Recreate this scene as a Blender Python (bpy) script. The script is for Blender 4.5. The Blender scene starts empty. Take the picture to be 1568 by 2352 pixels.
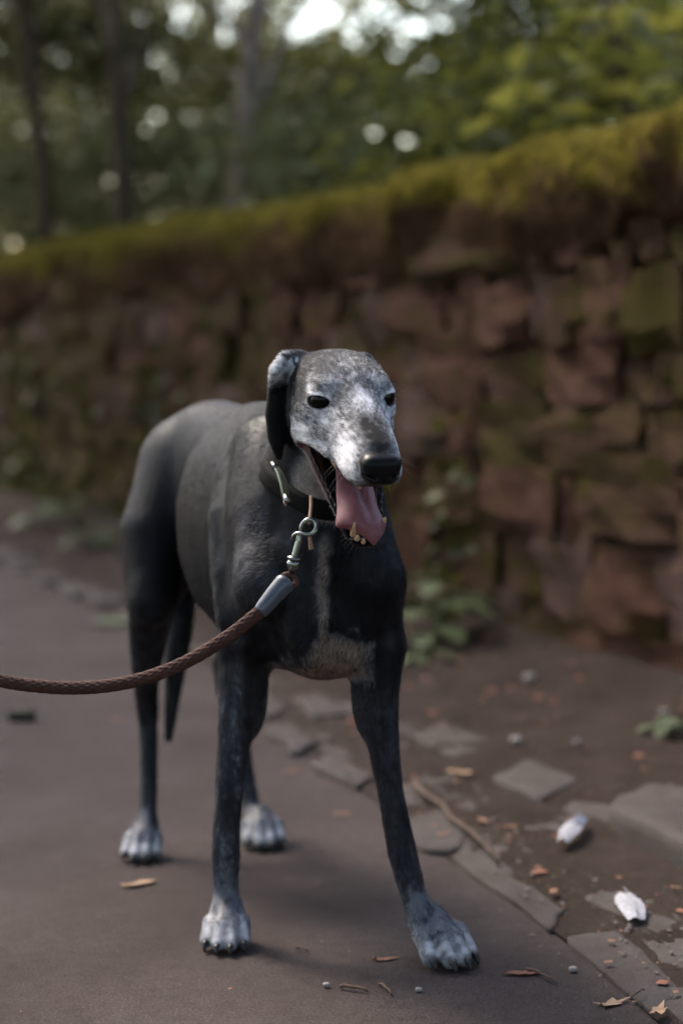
import bpy, math, random, time
import numpy as np
T0 = time.time()
random.seed(7); RNG = np.random.default_rng(11)
scene = bpy.context.scene
COL = scene.collection

# ------------------------------------------------------------------ camera
FPX, CAMH = 4573.0, 0.78                    # focal length in pixels of a 1568 px wide view, eye height
PITCH = math.atan2(376, FPX)
CP, SP = math.cos(PITCH), math.sin(PITCH)
cam_d = bpy.data.cameras.new('camera')
cam = bpy.data.objects.new('camera', cam_d); COL.objects.link(cam)
cam_d.sensor_fit = 'VERTICAL'; cam_d.sensor_height = 36.0; cam_d.lens = 70.0
cam.location = (0, 0, CAMH); cam.rotation_euler = (math.pi/2 - PITCH, 0, 0)
cam_d.clip_start = 0.05; cam_d.clip_end = 400
cam_d.dof.use_dof = True; cam_d.dof.focus_distance = 2.315; cam_d.dof.aperture_fstop = 2.4
scene.camera = cam

# ------------------------------------------------------------------ sky, sun, exposure
SUN_EL, SUN_AZ = math.radians(48), math.radians(-42)     # azimuth from +Y towards +X
world = bpy.data.worlds.new('World'); scene.world = world; world.use_nodes = True
wn = world.node_tree.nodes; wl = world.node_tree.links
bg = wn['Background']; sky = wn.new('ShaderNodeTexSky')
sky.sky_type = 'NISHITA'; sky.sun_disc = False
sky.sun_elevation = SUN_EL; sky.sun_rotation = SUN_AZ
sky.air_density = 1.3; sky.dust_density = 3.0; sky.ozone_density = 0.5
wl.new(sky.outputs[0], bg.inputs[0]); bg.inputs[1].default_value = 0.15
sun_d = bpy.data.lights.new('sun', 'SUN'); sun = bpy.data.objects.new('sun', sun_d); COL.objects.link(sun)
sun_d.energy = 1.5; sun_d.angle = math.radians(15); sun_d.color = (1, .90, .78)
sd = (math.sin(SUN_AZ)*math.cos(SUN_EL), math.cos(SUN_AZ)*math.cos(SUN_EL), math.sin(SUN_EL))
from mathutils import Vector, Matrix
sun.rotation_euler = Vector(sd).to_track_quat('Z', 'Y').to_euler(); sun.location = (-3, 3, 9)
vs = scene.view_settings
vs.view_transform = 'Standard'; vs.look = 'None'; vs.gamma = 1; vs.use_curve_mapping = False
vs.exposure = 1.95
scene.cycles.use_denoising = True; scene.cycles.denoising_prefilter = 'FAST'
scene.cycles.max_bounces = 6; scene.cycles.diffuse_bounces = 3; scene.cycles.glossy_bounces = 3
scene.cycles.transmission_bounces = 4; scene.cycles.transparent_max_bounces = 8
scene.cycles.sample_clamp_indirect = 4.0
scene.cycles_curves.shape = 'RIBBONS'

# ------------------------------------------------------------------ measuring helpers
def ray(px, py):
    a = (px-784)/FPX; b = (1176-py)/FPX
    return np.array([a, CP + b*SP, -SP + b*CP])
def G(px, py, z=0.0):                         # point on a level plane
    r = ray(px, py); k = (z-CAMH)/r[2]
    return np.array([r[0]*k, r[1]*k, z])
def D(px, py, Y):                             # point at distance Y in front of the viewer
    r = ray(px, py); k = Y/r[1]
    return np.array([r[0]*k, Y, CAMH + r[2]*k])
def proj(P):
    P = np.atleast_2d(P); z = P[:, 2]-CAMH
    d = P[:, 1]*CP - z*SP; v = P[:, 1]*SP + z*CP
    return np.c_[784+FPX*P[:, 0]/d, 1176-FPX*v/d], d
unit = lambda v: np.asarray(v, float)/np.linalg.norm(v)

# ------------------------------------------------------------------ object helpers
def tag(o, label=None, cat=None, group=None, kind=None):
    if label: o['label'] = label
    if cat: o['category'] = cat
    if group: o['group'] = group
    if kind: o['kind'] = kind
    return o
def link(o, parent=None):
    COL.objects.link(o)
    if parent is not None:
        o.parent = parent
        o.matrix_parent_inverse = Matrix.Translation(-Vector(parent.location)) if parent.type != 'EMPTY' or True else Matrix()
    return o
def mesh_obj(name, V, F, mat, parent=None, smooth=True, loc=None):
    me = bpy.data.meshes.new(name)
    V = np.asarray(V, float)
    if loc is not None: V = V-np.asarray(loc)
    me.from_pydata(V.tolist(), [], [list(map(int, f)) for f in F])
    me.validate()
    if mat is not None: me.materials.append(mat)
    if smooth: me.shade_smooth()
    o = bpy.data.objects.new(name, me)
    if loc is not None: o.location = [float(c) for c in loc]
    return link(o, parent)
def fast_mesh(name, V, Q, mat):               # V (n,3), Q (m,k) constant polygon size
    me = bpy.data.meshes.new(name); V = np.asarray(V, np.float32); Q = np.asarray(Q, np.int32)
    me.vertices.add(len(V)); me.vertices.foreach_set('co', V.ravel())
    k = Q.shape[1]
    me.loops.add(Q.size); me.loops.foreach_set('vertex_index', Q.ravel())
    me.polygons.add(len(Q)); me.polygons.foreach_set('loop_start', np.arange(0, Q.size, k, dtype=np.int32))
    me.update(calc_edges=True)
    if mat is not None: me.materials.append(mat)
    return me
def empty(name, loc):
    o = bpy.data.objects.new(name, None); o.location = [float(c) for c in loc]; o.empty_display_size = .05
    COL.objects.link(o); return o
def tube(pts, rad, n=12, closed=False, cap=True):   # swept tube -> V, F
    P = np.asarray(pts, float); m = len(P); R = np.broadcast_to(np.asarray(rad, float), (m,))
    if closed: T = np.roll(P, -1, 0)-np.roll(P, 1, 0)
    else: T = np.gradient(P, axis=0)
    T /= np.linalg.norm(T, axis=1)[:, None]+1e-12
    a = np.array([0, 0, 1.]) if abs(T[0, 2]) < .9 else np.array([1., 0, 0])
    N = np.zeros_like(P); nrm = unit(np.cross(T[0], a))
    for i in range(m):
        nrm = unit(nrm - T[i]*np.dot(nrm, T[i])); N[i] = nrm
    B = np.cross(T, N); th = np.linspace(0, 2*np.pi, n, endpoint=False)
    V = (P[:, None] + R[:, None, None]*(N[:, None]*np.cos(th)[None, :, None] + B[:, None]*np.sin(th)[None, :, None])).reshape(-1, 3)
    F = []
    for i in range(m if closed else m-1):
        j = (i+1) % m
        for k in range(n):
            l = (k+1) % n; F.append((i*n+k, i*n+l, j*n+l, j*n+k))
    if cap and not closed:
        F.append(tuple(range(n))[::-1]); F.append(tuple(range((m-1)*n, m*n)))
    return V, F
def spline(pts, n):                            # Catmull-Rom through any-dimensional points
    P = np.asarray(pts, float); P = np.vstack([2*P[0]-P[1], P, 2*P[-1]-P[-2]])
    out = []
    for i in range(1, len(P)-2):
        for t in np.linspace(0, 1, n, endpoint=False):
            a, b, c, d = P[i-1:i+3]
            out.append(.5*((2*b)+(-a+c)*t+(2*a-5*b+4*c-d)*t*t+(-a+3*b-3*c+d)*t**3))
    out.append(P[-2]); return np.array(out)
def vnoise(P, seed=0, octv=3):                 # value noise, P (n,3) -> (n,) in about -1..1
    r = np.random.default_rng(seed); tab = r.uniform(-1, 1, 4096); out = np.zeros(len(P)); amp = 1.; tot = 0
    P = np.asarray(P, float)
    for o in range(octv):
        Q = P*(2**o)+o*17.3; i = np.floor(Q).astype(np.int64); f = Q-i; f = f*f*(3-2*f)
        acc = 0
        for dx in (0, 1):
            for dy in (0, 1):
                for dz in (0, 1):
                    hsh = ((i[:, 0]+dx)*73856093 ^ (i[:, 1]+dy)*19349663 ^ (i[:, 2]+dz)*83492791) & 4095
                    w = (f[:, 0] if dx else 1-f[:, 0])*(f[:, 1] if dy else 1-f[:, 1])*(f[:, 2] if dz else 1-f[:, 2])
                    acc = acc+tab[hsh]*w
        out += acc*amp; tot += amp; amp *= .5
    return out/tot

# ------------------------------------------------------------------ materials
def mat_new(name):
    m = bpy.data.materials.new(name); m.use_nodes = True
    nt = m.node_tree; b = nt.nodes['Principled BSDF']
    return m, nt, b
def rgb(c): return (c[0], c[1], c[2], 1)
def ramp(nt, stops, fac):
    r = nt.nodes.new('ShaderNodeValToRGB'); e = r.color_ramp.elements
    while len(e) < len(stops): e.new(.5)
    for el, (p, c) in zip(e, stops): el.position = p; el.color = rgb(c)
    nt.links.new(fac, r.inputs[0]); return r.outputs[0]
def noise(nt, scale, detail=4, rough=.55, coord=None, dist=0.):
    n = nt.nodes.new('ShaderNodeTexNoise'); n.inputs['Scale'].default_value = scale
    n.inputs['Detail'].default_value = detail; n.inputs['Roughness'].default_value = rough
    n.inputs['Distortion'].default_value = dist
    if coord is not None: nt.links.new(coord, n.inputs['Vector'])
    return n.outputs[0]
def pos(nt):
    return nt.nodes.new('ShaderNodeNewGeometry').outputs['Position']
def objc(nt):
    return nt.nodes.new('ShaderNodeTexCoord').outputs['Object']
def bump(nt, b, h, strength, dist):
    n = nt.nodes.new('ShaderNodeBump'); n.inputs['Strength'].default_value = strength; n.inputs['Distance'].default_value = dist
    nt.links.new(h, n.inputs['Height']); nt.links.new(n.outputs[0], b.inputs['Normal']); return n
def mix(nt, fac, a, b):
    m = nt.nodes.new('ShaderNodeMix'); m.data_type = 'RGBA'
    for s, v in ((0, fac), (6, a), (7, b)):
        if hasattr(v, 'links') or hasattr(v, 'is_linked'): nt.links.new(v, m.inputs[s])
        elif s == 0: m.inputs[0].default_value = v
        else: m.inputs[s].default_value = rgb(v)
    return m.outputs[2]
def simple(name, c, rough=.6, metal=0., var=0., nscale=30., bmp=0., bscale=200., bdist=.002, spec=.3):
    m, nt, b = mat_new(name)
    b.inputs['Roughness'].default_value = rough; b.inputs['Metallic'].default_value = metal
    b.inputs['Specular IOR Level'].default_value = spec
    if var:
        f = noise(nt, nscale, 4, .6, objc(nt))
        lo = [x*(1-var) for x in c]; hi = [min(1, x*(1+var)) for x in c]
        nt.links.new(ramp(nt, [(.3, lo), (.7, hi)], f), b.inputs['Base Color'])
    else: b.inputs['Base Color'].default_value = rgb(c)
    if bmp: bump(nt, b, noise(nt, bscale, 4, .6, objc(nt)), bmp, bdist)
    return m
def leaf_mat(name, dark, light, scale=1.5, trans=.45, rough=.45):
    m, nt, b = mat_new(name)
    oi = nt.nodes.new('ShaderNodeAttribute'); oi.attribute_name = 'tint'
    f = noise(nt, scale, 3, .6, pos(nt))
    add = nt.nodes.new('ShaderNodeMath'); add.operation = 'ADD'; add.use_clamp = True
    mm = nt.nodes.new('ShaderNodeMath'); mm.operation = 'MULTIPLY_ADD'; mm.inputs[1].default_value = .9; mm.inputs[2].default_value = -.45
    nt.links.new(oi.outputs['Fac'], mm.inputs[0]); nt.links.new(f, add.inputs[0]); nt.links.new(mm.outputs[0], add.inputs[1])
    c = ramp(nt, [(.2, dark), (.8, light)], add.outputs[0])
    nt.links.new(c, b.inputs['Base Color']); b.inputs['Roughness'].default_value = rough; b.inputs['Specular IOR Level'].default_value = .2
    tr = nt.nodes.new('ShaderNodeBsdfTranslucent'); nt.links.new(c, tr.inputs[0])
    ms = nt.nodes.new('ShaderNodeMixShader'); ms.inputs[0].default_value = trans
    nt.links.new(b.outputs[0], ms.inputs[1]); nt.links.new(tr.outputs[0], ms.inputs[2])
    nt.links.new(ms.outputs[0], nt.nodes['Material Output'].inputs[0])
    return m

# ================================================================== THE PLACE
# ---- materials of the ground
m_path, nt, b = mat_new('asphalt'); p_ = pos(nt)
f1 = noise(nt, 260, 3, .7, p_); f2 = noise(nt, 3.0, 4, .6, p_); f3 = noise(nt, 40, 4, .7, p_)
c1 = ramp(nt, [(.25, (.028, .020, .018)), (.5, (.062, .047, .0435)), (.75, (.110, .088, .082))], f1)
c2 = ramp(nt, [(.35, (.68, .64, .62)), (.65, (1.0, 1.0, 1.0))], f2)
c3 = ramp(nt, [(.30, (.74, .71, .70)), (.55, (1., 1., 1.))], f3)
mm = nt.nodes.new('ShaderNodeMix'); mm.data_type = 'RGBA'; mm.blend_type = 'MULTIPLY'; mm.inputs[0].default_value = 1
nt.links.new(c1, mm.inputs[6]); nt.links.new(c2, mm.inputs[7])
m3 = nt.nodes.new('ShaderNodeMix'); m3.data_type = 'RGBA'; m3.blend_type = 'MULTIPLY'; m3.inputs[0].default_value = 1
nt.links.new(mm.outputs[2], m3.inputs[6]); nt.links.new(c3, m3.inputs[7]); nt.links.new(m3.outputs[2], b.inputs['Base Color'])
b.inputs['Roughness'].default_value = .85; b.inputs['Specular IOR Level'].default_value = .18
bump(nt, b, noise(nt, 330, 3, .7, p_), .8, .004)
m_soil, nt, b = mat_new('soil'); p_ = pos(nt)
f1 = noise(nt, 55, 6, .7, p_); f2 = noise(nt, 5, 4, .6, p_)
c1 = ramp(nt, [(.25, (.024, .0155, .0115)), (.5, (.050, .034, .027)), (.75, (.080, .058, .048))], f1)
c2 = ramp(nt, [(.35, (.028, .019, .014)), (.62, (.064, .048, .041))], f2)
nt.links.new(mix(nt, .45, c1, c2), b.inputs['Base Color']); b.inputs['Roughness'].default_value = .95; b.inputs['Specular IOR Level'].default_value = .1
bump(nt, b, noise(nt, 120, 6, .75, p_), .9, .012)
m_sett, nt, b = mat_new('sett_stone'); p_ = pos(nt)
f1 = noise(nt, 140, 5, .7, p_); f2 = noise(nt, 9, 4, .6, p_)
c1 = ramp(nt, [(.25, (.036, .029, .026)), (.5, (.056, .046, .042)), (.8, (.082, .069, .064))], f1)
c2 = ramp(nt, [(.35, (.040, .028, .022)), (.6, (.070, .058, .054))], f2)
nt.links.new(mix(nt, .5, c1, c2), b.inputs['Base Color']); b.inputs['Roughness'].default_value = .8; b.inputs['Specular IOR Level'].default_value = .2
bump(nt, b, noise(nt, 160, 5, .7, p_), .6, .004)

# ---- wall line
WQ0 = np.array([.746, 4.35, 0]); WD = unit((-.3735, .9276, 0)); WN = np.array([-WD[1], WD[0], 0])
def Wp(q, o, z): return WQ0 + WD*q + WN*o + np.array([0, 0, z])
# ---- path and verge
path_pts = [(-30, -6, 0), (30, -6, 0), (30, 60, 0), (-30, 60, 0)]
gx = np.r_[np.linspace(-30, -3, 20), np.linspace(-2.8, 2.8, 60), np.linspace(3, 30, 20)]; gy = np.r_[np.linspace(-6, 1.0, 8), np.linspace(1.1, 12, 90), np.linspace(12.5, 60, 20)]
XX, YY = np.meshgrid(gx, gy, indexing='ij'); PV = np.c_[XX.ravel(), YY.ravel(), np.zeros(XX.size)]
PV[:, 2] = .0015*vnoise(PV*3, 21, 2)
ny = len(gy); ii, jj = np.meshgrid(np.arange(len(gx)-1), np.arange(ny-1), indexing='ij'); k0 = (ii*ny+jj).ravel()
path_me = fast_mesh('path', PV, np.c_[k0, k0+ny, k0+ny+1, k0+1], m_path); path_me.shade_smooth()
path = bpy.data.objects.new('path', path_me); COL.objects.link(path); path['kind'] = 'structure'
KL = np.array([G(*p)[:2] for p in ((1760, 2560), (1500, 2345), (1300, 2166), (1041, 1983), (930, 1895), (760, 1765), (640, 1660), (560, 1570))])
KL = np.vstack([KL, KL[-1]+np.array([-.36, .94])*3, KL[-1]+np.array([-.3735, .9276])*9])
kd = np.r_[0, np.cumsum(np.linalg.norm(np.diff(KL, axis=0), axis=1))]
def kerb(d): return np.array([np.interp(d, kd, KL[:, 0]), np.interp(d, kd, KL[:, 1])])
ns, nf = 260, 44; VV = []
for i in range(ns):
    d = kd[-1]*i/(ns-1)*.98; a = kerb(d)
    q = (a-WQ0[:2])@WD[:2]; b_ = (WQ0+WD*q+WN*(-.10))[:2]
    for j in range(nf):
        f = j/(nf-1); xy = a*(1-f)+b_*f; VV.append((xy[0], xy[1], 0))
VV = np.array(VV); off = (VV-WQ0)@WN
fz = np.tile(np.linspace(0, 1, nf), ns)
VV[:, 2] = .004 + np.clip(fz/.12, 0, 1)*(.004+.010*(vnoise(VV*7, 31, 3)+.4)) + .012*np.clip(vnoise(VV*25, 33, 2), -.3, 1)*np.clip(fz/.2, 0, 1) + .055*np.clip(1-off/.42, 0, 1)**1.6
i0 = np.arange(ns-1)[:, None]*nf+np.arange(nf-1)[None]; i0 = i0.ravel()
ve_me = fast_mesh('verge', VV, np.c_[i0, i0+1, i0+nf+1, i0+nf], m_soil); ve_me.shade_smooth()
verge = bpy.data.objects.new('verge', ve_me); COL.objects.link(verge); verge['kind'] = 'structure'
def ground_z(x, y):
    P = np.array([x, y, 0]); o = (P-WQ0)@WN
    return .013 + .055*max(0, min(1, 1-o/.42))**1.6
# ---- setts set in the edge of the path
Z5 = lambda x, y: (878+x*.44, 1631+y*.44)
SETTS = [([(960, 1215), (1235, 1180), (1560, 1490), (1405, 1600)], .006), ([(370, 800), (510, 742), (935, 1055), (872, 1165)], .006), ([(585, 685), (790, 640), (1100, 860), (990, 922)], .007),
         ([(130, 600), (320, 545), (440, 685), (365, 765), (190, 740)], .009), ([(590, 395), (760, 305), (1018, 410), (805, 515)], .016), ([(160, 175), (330, 108), (615, 225), (470, 325)], .015),
         ([(160, 390), (250, 338), (395, 385), (285, 437)], .011), ([(1180, 662), (1390, 540), (1720, 590), (1760, 930), (1560, 862)], .052), ([(1060, 1005), (1195, 930), (1440, 1020), (1590, 1170), (1450, 1215)], .007),
         ([(345, 508), (520, 495), (705, 590), (610, 640)], .007), ([(870, 595), (1000, 518), (1230, 530), (1215, 640), (1110, 655)], .012), ([(1280, 1110), (1430, 1235), (1620, 1230), (1640, 1400), (1440, 1330)], .006)]
P3 = lambda x, y: (251+x*.56, 1505+y*.56)
sett_poly = [([Z5(*p) for p in s], h) for s, h in SETTS]
sett_poly += [([P3(*p) for p in s], h) for s, h in [([(830, 470), (900, 430), (1075, 520), (1010, 560)], .012), ([(640, 330), (740, 300), (840, 380), (760, 420)], .012), ([(560, 190), (650, 170), (720, 240), (640, 270)], .010), ([(760, 200), (880, 190), (960, 260), (830, 280)], .014)]]
def slab(poly, h, seed):
    r = np.random.default_rng(seed); C = poly.mean(0); P = poly
    rings = []
    m = 4; R = []
    n = len(P)
    for i in range(n):
        a, b_ = P[i], P[(i+1) % n]
        for t in (.08, .36, .64, .92): R.append(a+(b_-a)*t)
    R = np.array(R); R = R+r.normal(size=R.shape)*.0035
    def ring(sc, z, zn=0.): return np.c_[C+(R-C)*sc, z+zn*r.normal(size=len(R))]
    base = min(.012, h)
    V = np.vstack([ring(1.01, -.02), ring(1.0, h*.62, .0006), ring(.975, h*.92, .0008), ring(.90, h, .0010), ring(.5, h+.001, .0012), [[C[0], C[1], h+.001]]])
    k = len(R); F = []
    for l in range(4):
        for i in range(k): F.append((l*k+i, l*k+(i+1) % k, (l+1)*k+(i+1) % k, (l+1)*k+i))
    for i in range(k): F.append((4*k+i, 4*k+(i+1) % k, 5*k))
    return V, F
for n_, (poly, h) in enumerate(sett_poly):
    pg = np.array([G(px, py)[:2] for px, py in poly]); pg = pg.mean(0)+(pg-pg.mean(0))*1.07; e0 = pg[1]-pg[0]; e1 = pg[2]-pg[1]
    if e0[0]*e1[1]-e0[1]*e1[0] < 0: pg = pg[::-1]
    V, F = slab(pg, h+.002, 40+n_); mesh_obj('sett', V, F, m_sett, verge, True)
cen = [np.array([G(px, py)[:2] for px, py in poly]).mean(0) for poly, h in sett_poly]
for n_ in range(34):                            # older setts, nearly buried, between them
    d = .02+(n_//2)*.195+.03*(n_ % 2); a, c = kerb(d), kerb(d+.165+.02*math.sin(n_*2.7)); w_ = WN[:2]*-1; o_ = .025+.125*(n_ % 2)+.012*math.sin(n_*1.9); wd_ = .105+.012*math.sin(n_*2.3)
    m_ = (a+c)/2+w_*(o_+wd_/2)
    if min(np.linalg.norm(m_-q) for q in cen) < .095: continue
    pg = np.array([a+w_*o_, c+w_*(o_+.01*math.sin(n_)), c+w_*(o_+wd_), a+w_*(o_+wd_)]); e0 = pg[1]-pg[0]; e1 = pg[2]-pg[1]
    if e0[0]*e1[1]-e0[1]*e1[0] < 0: pg = pg[::-1]
    V, F = slab(pg, .0085+.002*math.sin(n_*3.1), 140+n_); mesh_obj('sett', V, F, m_sett, verge, True)
for n_ in range(26):                            # the row runs on along the path edge
    d = 3.35+n_*.205; a, c = kerb(d), kerb(d+.175); w_ = unit(np.r_[WN[:2]*-1])
    j = .02*math.sin(n_*3.3); wd_ = .10+.015*math.sin(n_*1.7)
    if n_ % 5 == 3: continue
    pg = np.array([a+w_*j, c+w_*j, c+w_*(j+wd_), a+w_*(j+wd_)]); e0 = pg[1]-pg[0]; e1 = pg[2]-pg[1]
    if e0[0]*e1[1]-e0[1]*e1[0] < 0: pg = pg[::-1]
    V, F = slab(pg, .012+.008*abs(math.sin(n_*2.1)), 90+n_); mesh_obj('sett', V, F, m_sett, verge, True)

# ---- old stone wall with a thick cap of moss
wall = empty('stone_wall', Wp(2, 0, 0))
tag(wall, 'old mossy rubble stone wall with a thick moss cap along the path', 'wall')
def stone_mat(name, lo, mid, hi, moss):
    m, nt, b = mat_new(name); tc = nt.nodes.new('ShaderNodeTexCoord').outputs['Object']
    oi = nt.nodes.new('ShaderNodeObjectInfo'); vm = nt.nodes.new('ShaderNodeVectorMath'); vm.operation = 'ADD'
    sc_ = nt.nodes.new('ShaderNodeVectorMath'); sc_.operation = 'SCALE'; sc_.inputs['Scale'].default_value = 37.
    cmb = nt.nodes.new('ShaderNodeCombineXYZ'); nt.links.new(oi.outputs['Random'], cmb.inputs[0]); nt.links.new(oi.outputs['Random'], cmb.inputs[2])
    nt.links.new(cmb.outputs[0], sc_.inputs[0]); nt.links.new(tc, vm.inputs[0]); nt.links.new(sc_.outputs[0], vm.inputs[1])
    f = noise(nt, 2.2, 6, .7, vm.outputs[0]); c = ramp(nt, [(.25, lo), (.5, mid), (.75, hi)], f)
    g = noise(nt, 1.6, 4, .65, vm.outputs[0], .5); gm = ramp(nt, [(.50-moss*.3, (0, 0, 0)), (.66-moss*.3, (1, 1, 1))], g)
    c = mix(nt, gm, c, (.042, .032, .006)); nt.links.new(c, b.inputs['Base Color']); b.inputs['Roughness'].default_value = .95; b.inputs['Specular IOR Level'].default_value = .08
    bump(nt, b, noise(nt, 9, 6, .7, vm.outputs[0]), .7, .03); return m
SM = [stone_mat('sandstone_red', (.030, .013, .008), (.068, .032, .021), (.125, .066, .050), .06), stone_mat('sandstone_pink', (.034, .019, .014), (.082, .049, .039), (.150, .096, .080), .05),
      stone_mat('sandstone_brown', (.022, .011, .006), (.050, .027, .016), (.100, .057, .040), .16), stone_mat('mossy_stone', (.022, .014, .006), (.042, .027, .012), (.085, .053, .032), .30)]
def block(seed, seg=3):
    r = np.random.default_rng(seed); V = []; idx = {}; F = []
    def vid(p):
        k = tuple(np.round(p, 5))
        if k not in idx: idx[k] = len(V); V.append(np.array(p, float))
        return idx[k]
    L = np.linspace(-.5, .5, seg+1)
    for ax in range(3):
        for sgn in (-.5, .5):
            o1, o2 = [(1, 2), (2, 0), (0, 1)][ax]
            for i in range(seg):
                for j in range(seg):
                    q = []
                    for a, c in ((0, 0), (1, 0), (1, 1), (0, 1)):
                        p = [0, 0, 0]; p[ax] = sgn; p[o1] = L[i+a]; p[o2] = L[j+c]; q.append(vid(p))
                    F.append(q if sgn > 0 else q[::-1])
    V = np.array(V); n = np.linalg.norm(V, axis=1)[:, None]; S = V/n*.62
    W = V*.88+S*.12; W = W*(1+.12*vnoise(V*2.0+seed*7, seed, 2)[:, None])+.032*r.normal(size=V.shape)
    return W, F
blocks = []
for sd_ in range(6):
    V, F = block(sd_+3); row = []
    for m in SM:
        me = bpy.data.meshes.new('stone'); me.from_pydata(V.tolist(), [], [list(f) for f in F]); me.materials.append(m); row.append(me)
    blocks.append(row)
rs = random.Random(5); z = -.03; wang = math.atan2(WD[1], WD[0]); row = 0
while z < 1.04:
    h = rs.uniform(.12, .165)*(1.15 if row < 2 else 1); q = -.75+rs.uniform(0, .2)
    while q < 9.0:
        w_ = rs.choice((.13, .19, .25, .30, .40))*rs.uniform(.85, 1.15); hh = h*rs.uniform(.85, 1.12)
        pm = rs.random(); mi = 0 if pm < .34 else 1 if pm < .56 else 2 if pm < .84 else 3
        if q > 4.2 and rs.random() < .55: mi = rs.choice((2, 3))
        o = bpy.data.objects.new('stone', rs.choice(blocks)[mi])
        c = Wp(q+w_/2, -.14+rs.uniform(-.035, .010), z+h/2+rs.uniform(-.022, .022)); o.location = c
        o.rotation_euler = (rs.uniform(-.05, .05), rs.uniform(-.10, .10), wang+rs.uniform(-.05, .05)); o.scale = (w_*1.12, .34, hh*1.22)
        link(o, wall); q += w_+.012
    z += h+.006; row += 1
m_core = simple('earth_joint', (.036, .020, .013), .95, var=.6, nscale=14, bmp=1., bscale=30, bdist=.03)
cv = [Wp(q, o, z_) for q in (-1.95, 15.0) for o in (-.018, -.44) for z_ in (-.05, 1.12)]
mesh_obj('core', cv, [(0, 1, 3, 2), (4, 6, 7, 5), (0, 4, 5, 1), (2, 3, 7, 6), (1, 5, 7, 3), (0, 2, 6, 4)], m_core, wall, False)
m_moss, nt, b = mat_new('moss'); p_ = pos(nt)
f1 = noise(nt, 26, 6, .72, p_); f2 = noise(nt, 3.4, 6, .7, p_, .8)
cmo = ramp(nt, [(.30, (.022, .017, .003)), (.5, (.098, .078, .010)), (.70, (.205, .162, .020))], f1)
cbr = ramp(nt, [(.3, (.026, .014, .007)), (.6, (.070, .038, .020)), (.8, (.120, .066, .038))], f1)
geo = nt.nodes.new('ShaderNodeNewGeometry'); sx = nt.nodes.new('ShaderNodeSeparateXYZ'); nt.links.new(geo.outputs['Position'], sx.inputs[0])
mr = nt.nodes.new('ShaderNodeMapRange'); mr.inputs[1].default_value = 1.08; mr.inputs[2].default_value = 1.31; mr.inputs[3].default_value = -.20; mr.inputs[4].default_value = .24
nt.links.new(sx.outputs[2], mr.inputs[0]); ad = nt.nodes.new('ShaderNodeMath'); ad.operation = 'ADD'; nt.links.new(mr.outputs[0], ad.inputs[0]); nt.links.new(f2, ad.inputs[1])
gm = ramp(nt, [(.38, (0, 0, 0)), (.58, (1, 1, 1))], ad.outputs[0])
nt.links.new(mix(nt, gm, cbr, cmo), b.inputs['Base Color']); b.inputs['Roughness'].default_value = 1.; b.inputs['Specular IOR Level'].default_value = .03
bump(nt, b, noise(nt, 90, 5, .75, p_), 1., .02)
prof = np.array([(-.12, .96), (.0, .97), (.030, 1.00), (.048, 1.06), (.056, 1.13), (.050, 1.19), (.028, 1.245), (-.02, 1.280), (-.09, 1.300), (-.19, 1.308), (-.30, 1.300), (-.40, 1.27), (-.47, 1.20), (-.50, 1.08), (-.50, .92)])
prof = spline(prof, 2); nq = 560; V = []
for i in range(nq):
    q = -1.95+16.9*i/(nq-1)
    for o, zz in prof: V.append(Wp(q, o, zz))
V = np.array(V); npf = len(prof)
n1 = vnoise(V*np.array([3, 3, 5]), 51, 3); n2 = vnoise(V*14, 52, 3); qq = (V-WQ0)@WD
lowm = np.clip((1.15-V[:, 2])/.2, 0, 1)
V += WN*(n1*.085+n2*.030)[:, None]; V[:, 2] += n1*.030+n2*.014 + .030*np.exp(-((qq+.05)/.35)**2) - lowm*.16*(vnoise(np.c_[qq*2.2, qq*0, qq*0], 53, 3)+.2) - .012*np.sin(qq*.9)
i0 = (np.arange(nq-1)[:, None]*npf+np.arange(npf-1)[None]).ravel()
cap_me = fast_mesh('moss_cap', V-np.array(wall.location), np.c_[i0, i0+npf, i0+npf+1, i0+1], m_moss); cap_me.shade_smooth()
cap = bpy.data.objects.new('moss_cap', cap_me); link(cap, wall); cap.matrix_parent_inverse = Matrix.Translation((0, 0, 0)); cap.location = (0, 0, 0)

r = np.random.default_rng(58); tri_ = np.c_[i0, i0+npf, i0+npf+1]; k_ = 5000; f_ = r.choice(len(tri_), k_); w3 = r.dirichlet((1, 1, 1), k_)
Cc = (V[tri_[f_]]*w3[..., None]).sum(1); Nn = np.cross(V[tri_[f_, 1]]-V[tri_[f_, 0]], V[tri_[f_, 2]]-V[tri_[f_, 0]]); Nn /= np.linalg.norm(Nn, axis=1)[:, None]+1e-9
Nn *= np.sign((Nn@WN)*.3+Nn[:, 2]+1e-6)[:, None]; dv = Nn*.5+r.normal(size=(k_, 3))*.5-np.array([0, 0, .25]); dv /= np.linalg.norm(dv, axis=1)[:, None]; sdv = np.cross(dv, r.normal(size=(k_, 3))); sdv /= np.linalg.norm(sdv, axis=1)[:, None]
Ln = r.uniform(.008, .03, k_)[:, None]; TV = np.stack([Cc-sdv*.005, Cc+sdv*.005, Cc+dv*Ln], 1).reshape(-1, 3)
tf = bpy.data.objects.new('moss_tufts', fast_mesh('moss_tufts', TV-np.array(wall.location), np.arange(k_*3).reshape(-1, 3), m_moss)); link(tf, wall); tf.matrix_parent_inverse = Matrix(); tf['kind'] = 'stuff'

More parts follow.
